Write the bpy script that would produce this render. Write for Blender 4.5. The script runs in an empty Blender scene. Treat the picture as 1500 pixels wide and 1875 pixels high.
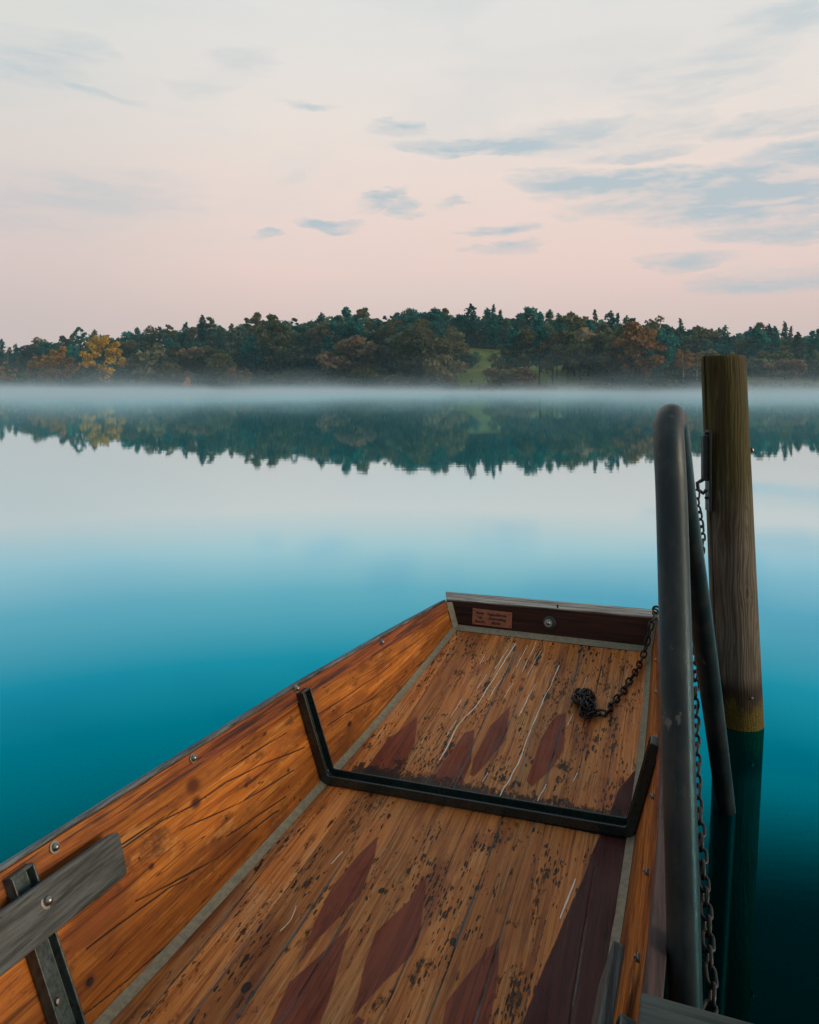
import bpy, bmesh, math, random
import numpy as np
from mathutils import Vector, Matrix
R = math.radians
S = bpy.context.scene
COL = S.collection

# ------------------------------------------------------------------ camera, sky, sun, exposure
EYE = 1.5                                   # eye height over the water, metres
cam_d = bpy.data.cameras.new("camera")
cam = bpy.data.objects.new("camera", cam_d); COL.objects.link(cam)
cam.location = (0, 0, EYE); cam.rotation_euler = (R(90), 0, 0)
cam_d.sensor_fit = 'HORIZONTAL'; cam_d.sensor_width = 36
cam_d.lens = 36 * 1350 / 1500
cam_d.shift_y = -(937.5 - 710) / 1500       # level view camera, lens shifted down
cam_d.clip_start = .02; cam_d.clip_end = 6000
S.camera = cam
S.view_settings.view_transform = 'Standard'; S.view_settings.look = 'None'
S.view_settings.gamma = 1; S.view_settings.exposure = 0
S.cycles.max_bounces = 10; S.cycles.diffuse_bounces = 3; S.cycles.glossy_bounces = 4
S.cycles.transmission_bounces = 4; S.cycles.volume_bounces = 6; S.cycles.transparent_max_bounces = 12
S.cycles.use_denoising = True
S.cycles.caustics_reflective = False; S.cycles.caustics_refractive = False

SUN_EL, SUN_AZ = 17, 110                     # azimuth clockwise from the view axis (+Y)
sun_d = bpy.data.lights.new("sun", 'SUN'); sun = bpy.data.objects.new("sun", sun_d); COL.objects.link(sun)
sun_d.energy = 2.0; sun_d.angle = R(20); sun_d.color = (1, .80, .58)
_sd = Vector((math.sin(R(SUN_AZ)) * math.cos(R(SUN_EL)), math.cos(R(SUN_AZ)) * math.cos(R(SUN_EL)), math.sin(R(SUN_EL))))
sun.rotation_euler = _sd.to_track_quat('Z', 'Y').to_euler()


class NT:
    """a small node-tree writer"""
    def __init__(s, tree): s.t = tree; s.N = tree.nodes; s.L = tree.links
    def put(s, node, key, val):
        sock = node.inputs[key]
        if isinstance(val, bpy.types.NodeSocket): s.L.new(val, sock)
        elif isinstance(val, (tuple, list)) and sock.type == 'RGBA': sock.default_value = tuple(val) + ((1,) if len(val) == 3 else ())
        else: sock.default_value = val
    def n(s, kind, ins=None, **attrs):
        nd = s.N.new(kind)
        for k, v in attrs.items(): setattr(nd, k, v)
        for k, v in (ins or {}).items(): s.put(nd, k, v)
        return nd
    def math(s, op, a, b=0.0, c=0.0, clamp=False):
        nd = s.N.new('ShaderNodeMath'); nd.operation = op; nd.use_clamp = clamp
        s.put(nd, 0, a); s.put(nd, 1, b); s.put(nd, 2, c); return nd.outputs[0]
    def vmath(s, op, a, b=(0, 0, 0)):
        nd = s.N.new('ShaderNodeVectorMath'); nd.operation = op
        s.put(nd, 0, a); s.put(nd, 1, b); return nd.outputs[0]
    def noise(s, vec, scale=1.0, detail=4.0, rough=.55, dist=0.0, col=False):
        nd = s.n('ShaderNodeTexNoise', {'Vector': vec, 'Scale': scale, 'Detail': detail, 'Roughness': rough, 'Distortion': dist})
        return nd.outputs['Color' if col else 'Fac']
    def ramp(s, fac, stops, interp='LINEAR'):
        nd = s.N.new('ShaderNodeValToRGB'); r = nd.color_ramp; r.interpolation = interp
        while len(r.elements) < len(stops): r.elements.new(.5)
        for e, (p, c) in zip(r.elements, stops):
            e.position = p; e.color = (c, c, c, 1) if isinstance(c, (int, float)) else tuple(c) + (1,)
        s.put(nd, 'Fac', fac); return nd.outputs['Color']
    def mix(s, fac, a, b, mode='MIX'):
        nd = s.N.new('ShaderNodeMix'); nd.data_type = 'RGBA'; nd.blend_type = mode
        s.put(nd, 0, fac); s.put(nd, 6, a); s.put(nd, 7, b); return nd.outputs[2]
    def sstep(s, x, lo, hi):
        nd = s.N.new('ShaderNodeMapRange'); nd.interpolation_type = 'SMOOTHSTEP'
        s.put(nd, 'Value', x); s.put(nd, 'From Min', lo); s.put(nd, 'From Max', hi); return nd.outputs[0]
    def bump(s, h, strength, dist=.01):
        return s.n('ShaderNodeBump', {'Height': h, 'Strength': strength, 'Distance': dist}).outputs[0]
    def attr(s, name): return s.n('ShaderNodeAttribute', attribute_name=name).outputs['Fac']
    def obj(s): return s.n('ShaderNodeTexCoord').outputs['Object']
    def scaled(s, vec, xyz): return s.vmath('MULTIPLY', vec, xyz)


# sky: pale cream over pink near the horizon, blue-green overhead, thin grey-blue streaks of cloud
world = bpy.data.worlds.new("World"); S.world = world; world.use_nodes = True
w = NT(world.node_tree); w.N.clear()
wd = w.n('ShaderNodeTexCoord').outputs['Generated']
sep = w.n('ShaderNodeSeparateXYZ', {'Vector': wd})
X, Y, Z = sep.outputs[0], sep.outputs[1], sep.outputs[2]
zc = w.math('MAXIMUM', Z, 0.0)
el = w.math('MULTIPLY', w.math('ARCSINE', zc), 180 / math.pi)           # degrees
az = w.math('MULTIPLY', w.math('ARCTAN2', X, Y), 180 / math.pi)
base = w.ramp(w.math('DIVIDE', el, 90), [
    (0.0, (.60, .475, .46)), (.045, (.71, .545, .51)), (.10, (.85, .64, .575)), (.16, (.86, .70, .63)),
    (.215, (.83, .745, .685)), (.27, (.79, .755, .715)), (.31, (.76, .755, .735)), (.42, (.60, .67, .69)), (.65, (.42, .55, .62)), (1.0, (.30, .45, .54))])
soft = w.noise(w.scaled(wd, (2.2, 2.2, 7.0)), 1.6, 5, .55, .4)
grey = w.mix(w.sstep(soft, .44, .74), base, (.63, .66, .67))
base = w.mix(w.math('ADD', .16, w.math('MULTIPLY', w.sstep(el, 11, 22), .42)), base, grey)
base = w.mix(w.math('MULTIPLY', w.sstep(az, -8, -30), .55), base, w.mix(w.sstep(el, 4, 26), (.60, .52, .51), (.66, .685, .66)))
wob = w.noise(w.scaled(wd, (9, 9, 46)), 1.0, 6, .62, .3)
wob2 = w.noise(w.scaled(wd, (24, 24, 110)), 1.0, 5, .6, .2)
wc = w.n('ShaderNodeSeparateColor', {0: w.noise(w.scaled(wd, (7, 7, 24)), 1.0, 5, .6, .2, True)})
aw = w.math('ADD', az, w.math('MULTIPLY', w.math('SUBTRACT', wc.outputs[0], .5), 9.0))
ew = w.math('ADD', el, w.math('MULTIPLY', w.math('SUBTRACT', wc.outputs[1], .5), 3.4))
dens = None
# streaks of cloud: azimuth, elevation, half-width, half-height (degrees), strength, tilt
for a, e, wa, he, st, tl in [(5.5, 18.2, 8, .75, .9, -.02), (-11, 11.4, 1.4, .35, .7, 0), (10.5, 16.2, 2.5, .3, .6, 0), (4.2, 14.0, 1.6, .3, .6, 0), (17, 17.0, 5, .5, .5, -.03), (21, 9.0, 4, .6, .6, 0), (12.5, 14.9, 4, .6, .8, 0), (30, 15.5, 6, 1.0, .8, 0), (14, 18.4, 10, 1.2, .5, 0), (19, 14.9, 12, 1.15, 1.0, -.05), (24, 13.2, 13, 2.0, .9, -.04), (7.6, 12.2, 3.6, .75, .9, .06),
                             (7.2, 10.45, 3.8, .65, .9, .05), (-5.8, 12.5, 2.8, .55, .9, .05), (-2.0, 14.2, 2.4, .75, .9, .15), (.2, 13.7, 1.7, .7, .7, .1), (-.6, 19.4, 3.2, .45, .8, 0),
                             (-22.5, 20.2, 3.6, .4, .85, -.12), (26.5, 17.6, 5, 1.0, .55, 0), (27, 10.8, 6, 1.1, .6, 0), (26.5, 7.4, 7, 1.0, .55, 0), (-9.5, 15.6, 1.6, .6, .35, .2),
                             (-8.5, 20.8, 2.5, .35, .5, 0), (-24, 13.0, 9, 2.6, .24, .1), (-27, 22, 6, 2.0, .33, .1), (22, 21.5, 6, 2.4, .25, .15), (-14, 22.5, 5, 1.5, .22, .3), (27, 24.5, 6, 1.2, .35, 0)]:
    da = w.math('SUBTRACT', aw, a)
    de = w.math('SUBTRACT', w.math('SUBTRACT', ew, e), w.math('MULTIPLY', da, tl))
    q = w.math('ADD', w.math('POWER', w.math('ABSOLUTE', w.math('DIVIDE', da, wa)), 2.0), w.math('POWER', w.math('ABSOLUTE', w.math('DIVIDE', de, he)), 2.0))
    d = w.math('MULTIPLY', w.math('SUBTRACT', 1.0, q, clamp=True), st)
    dens = d if dens is None else w.math('MAXIMUM', dens, d)
ragged = w.math('MULTIPLY', w.sstep(w.math('ADD', w.math('MULTIPLY', wob, .72), w.math('MULTIPLY', wob2, .28)), .41, .60), w.math('POWER', dens, .6))
cloud = w.math('MULTIPLY', w.math('ADD', w.math('MULTIPLY', ragged, .8), w.math('MULTIPLY', dens, .5), clamp=True), .80)
skyc = w.mix(cloud, base, (.40, .525, .59))
# dark patch added to the unseen sky high on the right, darkens water reflections
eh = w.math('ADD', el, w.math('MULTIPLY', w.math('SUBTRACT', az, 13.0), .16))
dark_sky_patch = w.math('MULTIPLY', w.math('MULTIPLY', w.sstep(eh, 27.0, 35), w.sstep(az, 11, 19)), w.sstep(az, 75, 50))
skyc = w.mix(w.math('MULTIPLY', dark_sky_patch, .93), skyc, w.mix(.4, (.02, .03, .035), (.05, .06, .065)))
# the side away from the dawn is darker
side = w.sstep(w.math('ADD', w.math('MULTIPLY', Y, .8), w.math('MULTIPLY', X, .55)), -.75, .35)
skyc = w.mix(side, w.mix(1.0, skyc, (.42, .46, .50), 'MULTIPLY'), skyc)
nish = w.n('ShaderNodeTexSky', sky_type='NISHITA', sun_disc=False, sun_elevation=R(SUN_EL), sun_rotation=R(SUN_AZ))
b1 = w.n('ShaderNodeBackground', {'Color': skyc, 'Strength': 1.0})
b2 = w.n('ShaderNodeBackground', {'Color': nish.outputs[0], 'Strength': .004})
add = w.n('ShaderNodeAddShader', {0: b1.outputs[0], 1: b2.outputs[0]})
w.n('ShaderNodeOutputWorld', {'Surface': add.outputs[0]})

# ------------------------------------------------------------------ helpers
rng = np.random.default_rng(7); random.seed(7)


def tag(o, label=None, cat=None, group=None, kind=None):
    if label: o['label'] = label
    if cat: o['category'] = cat
    if group: o['group'] = group
    if kind: o['kind'] = kind
    return o


def empty(name, loc=(0, 0, 0), rz=0.0, label=None, cat=None, group=None):
    o = bpy.data.objects.new(name, None); COL.objects.link(o)
    o.location = loc; o.rotation_euler = (0, 0, rz); o.empty_display_size = .1
    return tag(o, label, cat, group)


class MB:
    def __init__(s): s.v = []; s.f = []; s.sm = []
    def add(s, vs, fs, smooth=False):
        k = len(s.v); s.v += [tuple(p) for p in vs]
        for f in fs: s.f.append(tuple(i + k for i in f)); s.sm.append(smooth)
    def hexa(s, p):                          # 8 corners: bottom 4 ccw, top 4 ccw
        s.add(p, [(3, 2, 1, 0), (4, 5, 6, 7), (0, 1, 5, 4), (1, 2, 6, 5), (2, 3, 7, 6), (3, 0, 4, 7)])
    def box(s, c, d, M=None):
        x, y, z = c; a, b, h = d[0] / 2, d[1] / 2, d[2] / 2
        p = [Vector((x + i, y + j, z + k)) for k in (-h, h) for i, j in ((-a, -b), (a, -b), (a, b), (-a, b))]
        if M: p = [M @ q for q in p]
        s.hexa(p)
    def sweep(s, path, prof, frames=None, closed=False, caps=True, smooth=True):
        """prof: list of (a,b) offsets; frames: list of (A,B) vectors per path point"""
        n = len(prof); vs = []
        for P, (A, B) in zip(path, frames):
            vs += [tuple(Vector(P) + A * a + B * b) for a, b in prof]
        m = len(path); fs = []
        for i in range(m if closed else m - 1):
            i2 = (i + 1) % m
            for j in range(n):
                j2 = (j + 1) % n
                fs.append((i * n + j, i * n + j2, i2 * n + j2, i2 * n + j))
        if caps and not closed:
            fs.append(tuple(range(n - 1, -1, -1))); fs.append(tuple((m - 1) * n + j for j in range(n)))
        s.add(vs, fs, smooth)
    def tube(s, path, r, k=12, closed=False, caps=True, ref=(0, 0, 1)):
        path = [Vector(p) for p in path]; m = len(path); fr = []
        rr = r if isinstance(r, (list, tuple, np.ndarray)) else [r] * m
        prev = None
        for i in range(m):
            if closed: t = path[(i + 1) % m] - path[i - 1]
            else: t = path[min(i + 1, m - 1)] - path[max(i - 1, 0)]
            t.normalize()
            a = prev if prev is not None else Vector(ref)
            a = a - t * a.dot(t)
            if a.length < 1e-4: a = Vector((1, 0, 0)) - t * t.x
            a.normalize(); prev = a; fr.append((a, t.cross(a)))
        n = k; vs = []
        for P, (A, B), q in zip(path, fr, rr):
            vs += [tuple(P + A * (q * math.cos(2 * math.pi * j / k)) + B * (q * math.sin(2 * math.pi * j / k))) for j in range(k)]
        fs = []
        for i in range(m if closed else m - 1):
            i2 = (i + 1) % m
            for j in range(n): fs.append((i * n + j, i * n + (j + 1) % n, i2 * n + (j + 1) % n, i2 * n + j))
        if caps and not closed:
            fs.append(tuple(range(n - 1, -1, -1))); fs.append(tuple((m - 1) * n + j for j in range(n)))
        s.add(vs, fs, True)
    def lathe(s, prof, M, k=20):             # prof: (r, h) pairs about local z, placed by matrix M
        vs = []; fs = []; m = len(prof)
        for r, h in prof: vs += [tuple(M @ Vector((r * math.cos(2 * math.pi * j / k), r * math.sin(2 * math.pi * j / k), h))) for j in range(k)]
        for i in range(m - 1):
            for j in range(k): fs.append((i * k + j, i * k + (j + 1) % k, (i + 1) * k + (j + 1) % k, (i + 1) * k + j))
        fs.append(tuple((m - 1) * k + j for j in range(k)))
        s.add(vs, fs, True)
    def build(s, name, mat, parent=None, bevel=0, loc=None, autosm=40):
        me = bpy.data.meshes.new(name); me.from_pydata(s.v, [], s.f); me.update()
        me.polygons.foreach_set('use_smooth', s.sm)
        if mat: me.materials.append(mat)
        if autosm and any(s.sm): me.set_sharp_from_angle(angle=R(autosm))
        o = bpy.data.objects.new(name, me); COL.objects.link(o)
        if parent: o.parent = parent
        if loc: o.location = loc
        if bevel:
            b = o.modifiers.new('bevel', 'BEVEL'); b.width = bevel; b.segments = 2; b.limit_method = 'ANGLE'; b.angle_limit = R(35)
        return o


def grid_obj(name, P, mat, parent=None, attrs=None, smooth=True):
    """P: (m,n,3) array of points -> one mesh of quads, attrs: {name: (m,n)}"""
    m, n = P.shape[:2]
    idx = np.arange(m * n).reshape(m, n)
    q = np.stack([idx[:-1, :-1], idx[:-1, 1:], idx[1:, 1:], idx[1:, :-1]], -1).reshape(-1, 4)
    me = bpy.data.meshes.new(name)
    me.vertices.add(m * n); me.vertices.foreach_set('co', P.reshape(-1).astype(np.float32))
    me.loops.add(q.size); me.loops.foreach_set('vertex_index', q.reshape(-1).astype(np.int32))
    me.polygons.add(len(q)); me.polygons.foreach_set('loop_start', np.arange(0, q.size, 4, dtype=np.int32))
    me.update(calc_edges=True)
    me.polygons.foreach_set('use_smooth', np.full(len(q), smooth))
    for k, a in (attrs or {}).items():
        at = me.attributes.new(k, 'FLOAT', 'POINT'); at.data.foreach_set('value', a.reshape(-1).astype(np.float32))
    me.materials.append(mat); me.validate()
    o = bpy.data.objects.new(name, me); COL.objects.link(o)
    if parent: o.parent = parent
    return o


def vnoise(x, y, seed=0, octaves=3):
    """smooth value noise in 0..1 on arrays"""
    out = np.zeros(np.broadcast(x, y).shape); amp = 1; tot = 0
    r = np.random.default_rng(seed); tab = r.random((256, 256))
    for o in range(octaves):
        xi = np.floor(x).astype(int); yi = np.floor(y).astype(int); fx = x - xi; fy = y - yi
        fx = fx * fx * (3 - 2 * fx); fy = fy * fy * (3 - 2 * fy)
        g = lambda i, j: tab[(xi + i) & 255, (yi + j) & 255]
        out = out + amp * ((g(0, 0) * (1 - fx) + g(1, 0) * fx) * (1 - fy) + (g(0, 1) * (1 - fx) + g(1, 1) * fx) * fy)
        tot += amp; amp *= .5; x = x * 2.03 + 17.1; y = y * 2.03 + 5.3
    return out / tot


def new_mat(name):
    m = bpy.data.materials.new(name); m.use_nodes = True
    t = NT(m.node_tree); b = t.N['Principled BSDF']
    return m, t, b


# ------------------------------------------------------------------ materials
def wood_coords(t, along=1):
    """object coordinates with the grain along axis 1 (boat-local y)"""
    return t.obj()


def mat_floor():
    m, t, b = new_mat('worn_boat_floor'); co = t.obj()
    pl = t.attr('plank')
    sh = t.vmath('ADD', co, t.n('ShaderNodeCombineXYZ', {0: t.math('MULTIPLY', pl, 7.0), 1: t.math('MULTIPLY', pl, 31.0), 2: 0.0}).outputs[0])
    g1 = t.noise(t.scaled(sh, (135, 2.6, 1)), 1, 5, .75)
    g2 = t.noise(t.scaled(sh, (34, 1.6, 1)), 1, 5, .65, .6)
    blot = t.noise(t.scaled(sh, (9, 4, 1)), 1, 4, .6)
    gg = t.math('ADD', t.math('MULTIPLY', g1, .5), t.math('MULTIPLY', g2, .5))
    streak = t.noise(t.scaled(sh, (62, 1.9, 1)), 1, 6, .76, .3)
    stain = t.math('MULTIPLY', t.sstep(t.noise(t.scaled(t.vmath('ADD', co, (1.7, 4.2, 0)), (26, 6.5, 1)), 1, 6, .74), .565, .62), t.sstep(t.noise(t.scaled(co, (4.2, 1.9, 1)), 1, 3, .6), .44, .58))
    col = t.ramp(gg, [(.33, (.19, .052, .012)), (.44, (.42, .130, .030)), (.53, (.58, .205, .052)), (.66, (.68, .30, .10))])
    bare = t.sstep(t.noise(t.scaled(co, (5.5, 2.4, 1)), 1, 6, .68), .47, .62)            # varnish worn through to dull wood
    col = t.mix(t.math('MULTIPLY', bare, .62), col, t.mix(t.sstep(g1, .38, .62), (.27, .105, .042), (.66, .36, .17)))
    red = t.sstep(t.noise(t.scaled(t.vmath('ADD', co, (3.3, 8.1, 0)), (7, 1.7, 1)), 1, 5, .62), .53, .64)
    col = t.mix(t.math('MULTIPLY', red, .6), col, t.mix(g1, (.12, .026, .012), (.33, .085, .034)))
    col = t.mix(t.math('MULTIPLY', t.sstep(streak, .53, .64), .55), col, (.075, .024, .011))
    tone = t.math('ADD', .66, t.math('MULTIPLY', pl, .5))
    col = t.mix(1.0, col, t.n('ShaderNodeCombineXYZ', {0: tone, 1: tone, 2: tone}).outputs[0], 'MULTIPLY')
    paint = t.attr('paint')
    pm = t.sstep(t.math('ADD', paint, t.math('MULTIPLY', t.math('SUBTRACT', gg, .5), 1.0)), .38, .56)
    pc = t.mix(t.sstep(gg, .3, .66), (.075, .014, .008), (.27, .062, .028))
    pc = t.mix(t.attr('shaded_maroon'), pc, t.mix(t.sstep(gg, .3, .66), (.024, .006, .006), (.082, .020, .018)))  # right band: a different maroon paint, with the shade there mixed into its colour
    pc = t.mix(t.math('MULTIPLY', t.sstep(g1, .62, .78), .5), pc, (.30, .11, .045))
    col = t.mix(pm, col, pc)
    # black flecks, stretched along the grain, gathered in patches
    def flecks(sx, sy, thr, lo, hi, seed):
        wv = t.vmath('ADD', t.scaled(co, (sx, sy, 1)), t.scaled(t.noise(t.scaled(co, (60, 30, 1)), 1, 2, .5, 0, True), (.9, .9, 0)))
        vo = t.n('ShaderNodeTexVoronoi', {'Vector': wv, 'Scale': 1.0, 'Randomness': 1.0}, voronoi_dimensions='2D')
        patch = t.noise(t.vmath('ADD', t.scaled(co, (8.0, 2.6, 1)), (seed, seed * 2, 0)), 1, 6, .7)
        cell = t.n('ShaderNodeSeparateColor', {0: vo.outputs['Color']}).outputs[0]
        lim = t.math('MULTIPLY', t.math('MULTIPLY', t.sstep(patch, lo, hi), cell), thr)
        return t.math('SUBTRACT', 1.0, t.sstep(t.math('DIVIDE', vo.outputs['Distance'], t.math('MAXIMUM', lim, .001)), .75, 1.05))
    f1 = flecks(68, 19, .56, .545, .64, 3.1); f2 = flecks(30, 6, .44, .56, .66, 9.7); f3 = flecks(120, 26, .52, .49, .60, 5.2)
    fl = t.math('MAXIMUM', t.math('MAXIMUM', f1, f2), f3)
    fl = t.math('MULTIPLY', fl, t.math('SUBTRACT', 1.0, t.math('MULTIPLY', pm, .88)))
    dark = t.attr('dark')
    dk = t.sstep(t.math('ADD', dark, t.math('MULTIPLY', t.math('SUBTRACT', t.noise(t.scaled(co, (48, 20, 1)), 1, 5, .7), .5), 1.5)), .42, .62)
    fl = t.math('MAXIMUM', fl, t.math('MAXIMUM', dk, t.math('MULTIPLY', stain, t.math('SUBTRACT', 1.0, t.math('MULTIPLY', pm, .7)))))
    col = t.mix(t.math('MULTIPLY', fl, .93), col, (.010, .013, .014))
    # grey weathered streaks beside the seams, then seams, then pale ridges of old filler
    gap = t.attr('gap'); gy = t.sstep(t.noise(t.scaled(sh, (60, 1.6, 1)), 1, 5, .7), .47, .60)
    col = t.mix(t.math('MULTIPLY', gy, t.math('MULTIPLY', t.attr('seamzone'), .8)), col, (.10, .105, .10))
    col = t.mix(t.sstep(gap, .25, .6), col, t.mix(t.sstep(t.noise(t.scaled(co, (3, 5, 1)), 1, 2), .38, .55), (.018, .017, .016), (.125, .135, .13)))
    sc = t.sstep(t.math('MULTIPLY', t.attr('scratch'), t.math('ADD', .62, t.math('MULTIPLY', t.noise(t.scaled(co, (120, 30, 1)), 1, 2), .8))), .45, .6)
    col = t.mix(sc, col, (.78, .74, .64))
    t.put(b, 'Base Color', col)
    t.put(b, 'Roughness', t.math('ADD', .36, t.math('ADD', t.math('MULTIPLY', bare, .22), t.math('MULTIPLY', g2, .2))))
    t.put(b, 'Specular IOR Level', .18)
    h = t.math('SUBTRACT', t.math('ADD', t.math('MULTIPLY', gg, .55), t.math('MULTIPLY', sc, .8)), t.math('MULTIPLY', fl, .7))
    t.put(b, 'Normal', t.bump(h, .8, .003))
    return m


def mat_side(name, tint=(1, 1, 1), red=0.0):
    m, t, b = new_mat(name); co = t.obj()
    xyz = t.n('ShaderNodeSeparateXYZ', {0: co}).outputs
    if red == 0: co = t.n('ShaderNodeCombineXYZ', {0: t.attr('across'), 1: xyz[1], 2: t.attr('board')}).outputs[0]      # grain follows the boards
    else: co = t.n('ShaderNodeCombineXYZ', {0: t.math('SUBTRACT', xyz[0], t.math('MULTIPLY', xyz[1], .105)), 1: xyz[1], 2: xyz[2]}).outputs[0]
    g1 = t.noise(t.scaled(co, (110, 3.5, 110)), 1, 5, .72)
    warp = t.scaled(t.noise(t.scaled(co, (5, 2.2, 5)), 1, 2, .5, 0, True), (.03, 0, .03))
    cw = t.vmath('ADD', co, warp)
    g2 = t.noise(t.scaled(cw, (44, 1.1, 44)), 1, 5, .62, .4)
    blot = t.noise(t.scaled(co, (7, 3, 7)), 1, 5, .6)
    gg = t.math('ADD', t.math('MULTIPLY', g1, .35), t.math('MULTIPLY', g2, .65))
    fine = t.noise(t.scaled(cw, (170, 3, 170)), 1, 5, .75)
    gg = t.math('ADD', t.math('MULTIPLY', gg, .7), t.math('MULTIPLY', fine, .3))
    col = t.ramp(gg, [(.33, (.10, .022, .004)), (.43, (.29, .078, .010)), (.52, (.46, .148, .020)), (.64, (.64, .26, .050))])
    lines = t.noise(t.scaled(cw, (75, 1.2, 75)), 1, 6, .75)
    col = t.mix(t.math('MULTIPLY', t.sstep(lines, .54, .63), .72), col, (.075, .018, .005))
    col = t.mix(t.math('MULTIPLY', t.sstep(blot, .46, .66), .7), col, (.13, .034, .009))
    col = t.mix(t.math('MULTIPLY', t.sstep(t.noise(t.scaled(co, (26, 9, 26)), 1, 3), .60, .74), .5), col, (.27, .07, .02))
    if red == 0:
        bd = t.math('ADD', .74, t.math('MULTIPLY', t.math('FRACT', t.math('MULTIPLY', t.attr('board'), 7.7)), .36)); col = t.mix(1.0, col, t.n('ShaderNodeCombineXYZ', {0: bd, 1: bd, 2: bd}).outputs[0], 'MULTIPLY')
        smudge = t.noise(t.scaled(co, (13, 6.5, 13)), 1, 6, .72); col = t.mix(t.math('MULTIPLY', t.sstep(smudge, .55, .66), .62), col, (.055, .022, .010))
        pale = t.noise(t.scaled(t.vmath('ADD', co, (2, 5, 0)), (16, 3.4, 16)), 1, 5, .7); col = t.mix(t.math('MULTIPLY', t.sstep(pale, .56, .68), .45), col, (.62, .30, .085))
    # long dark cracks along the grain
    n1 = t.noise(t.scaled(cw, (20, .55, 20)), 1, 2, .5, .3)
    cr = t.math('SUBTRACT', 1.0, t.sstep(t.math('ABSOLUTE', t.math('SUBTRACT', n1, .5)), .0, .006))
    cr = t.math('MULTIPLY', cr, t.sstep(t.noise(t.scaled(co, (6, 2.0, 6)), 1, 3), .44, .54))
    n2 = t.noise(t.scaled(cw, (120, 4.0, 120)), 1, 2, .5)
    cr2 = t.math('MULTIPLY', t.math('MULTIPLY', t.sstep(n2, .68, .73), t.sstep(t.noise(t.scaled(co, (8, 2.6, 8)), 1, 3), .52, .64)), .7)
    cr = t.math('MAXIMUM', t.math('MAXIMUM', cr, cr2), t.sstep(t.attr('crack'), .3, .65))
    knot = t.attr('knot')
    col = t.mix(t.sstep(knot, .2, .9), col, (.10, .024, .008))
    vo = t.n('ShaderNodeTexVoronoi', {'Vector': t.scaled(co, (42, 24, 42)), 'Scale': 1.0}, voronoi_dimensions='3D')
    cell = t.n('ShaderNodeSeparateColor', {0: vo.outputs['Color']}).outputs[0]
    pin = t.math('SUBTRACT', 1.0, t.sstep(t.math('DIVIDE', vo.outputs['Distance'], t.math('MAXIMUM', t.math('MULTIPLY', t.math('SUBTRACT', cell, .62), .45), .001)), .7, 1.1))
    cr = t.math('MAXIMUM', cr, pin)
    col = t.mix(t.math('MULTIPLY', cr, .92), col, (.014, .009, .008))
    if red:
        yy_ = t.n('ShaderNodeSeparateXYZ', {0: co}).outputs[1]; red = t.math('MULTIPLY', red, t.math('ADD', .35, t.math('MULTIPLY', .65, t.sstep(yy_, 1.5, 2.1))))
        col = t.mix(red, col, t.mix(t.sstep(gg, .35, .62), (.035, .010, .007), (.30, .075, .032)))
        gr = t.sstep(t.noise(t.scaled(co, (95, 2.5, 95)), 1, 4, .65), .50, .60)
        col = t.mix(t.math('MULTIPLY', gr, .75), col, (.022, .017, .016))
    col = t.mix(1.0, col, tint, 'MULTIPLY')
    t.put(b, 'Base Color', col); t.put(b, 'Roughness', t.math('ADD', .40, t.math('MULTIPLY', g2, .25))); t.put(b, 'Specular IOR Level', .2)
    t.put(b, 'Normal', t.bump(t.math('SUBTRACT', t.math('MULTIPLY', gg, .5), cr), .5, .003))
    return m


def mat_weathered(name, c0, c1, dark=(.01, .011, .012), axis=1, scale=1.0, cracks=.6):
    m, t, b = new_mat(name); co = t.obj()
    def S3(a, g):
        v = [a, a, a]; v[axis] = g; return tuple(x * scale for x in v)
    g1 = t.noise(t.scaled(co, S3(85, 3)), 1, 5, .72); g2 = t.noise(t.scaled(co, S3(22, 1.2)), 1, 5, .6, .5)
    col = t.mix(t.sstep(t.math('ADD', t.math('MULTIPLY', g1, .6), t.math('MULTIPLY', g2, .4)), .38, .62), c0, c1)
    cr = t.sstep(t.noise(t.scaled(co, S3(48, 1.8)), 1, 5, .7), .57, .65)
    col = t.mix(t.math('MULTIPLY', cr, cracks), col, dark)
    t.put(b, 'Base Color', col); t.put(b, 'Roughness', .62); t.put(b, 'Specular IOR Level', .35)
    t.put(b, 'Normal', t.bump(t.math('SUBTRACT', g1, t.math('MULTIPLY', cr, .6)), .6, .003))
    return m


def mat_simple(name, c, rough=.5, metal=0.0, var=.35, sc=30.0, c2=None, bump=.15, spec=.5):
    m, t, b = new_mat(name); co = t.obj()
    n1 = t.noise(co, sc, 5, .6); n2 = t.noise(co, sc * 4.7, 3, .6)
    c2 = c2 or tuple(x * (1 - var) for x in c)
    col = t.mix(t.sstep(n1, .35, .68), c, c2)
    t.put(b, 'Base Color', col); t.put(b, 'Metallic', metal); t.put(b, 'Specular IOR Level', spec)
    t.put(b, 'Roughness', t.math('ADD', rough - .08, t.math('MULTIPLY', n2, .18)))
    t.put(b, 'Normal', t.bump(n2, bump, .002))
    return m


M_FLOOR = mat_floor()
M_SIDE = mat_side('orange_pine_planking')
M_STRAKE = mat_side('red_brown_rubbing_strake', (1, 1, 1), .80)
M_TRANSOM = mat_side('dark_transom_wood', (.42, .26, .24), .55)
M_CAP = mat_weathered('weathered_grey_rail', (.018, .023, .026), (.17, .20, .215), axis=1, cracks=.85)
M_CAPR = mat_weathered('dark_worn_rail', (.016, .012, .013), (.072, .042, .040), axis=1, cracks=.8)
M_CAPX = mat_weathered('weathered_grey_bow_board', (.055, .065, .068), (.40, .38, .35), axis=0, cracks=1.0)
M_HULL = mat_weathered('tarred_hull', (.03, .02, .014), (.10, .06, .035), axis=1)
M_BOARD = mat_weathered('silver_grey_board', (.026, .031, .031), (.105, .115, .112), axis=1, cracks=.55)
M_SEAL = mat_simple('grey_sealant', (.255, .225, .155), .6, 0, .2, 60, (.175, .16, .115), .3, .3)
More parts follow.
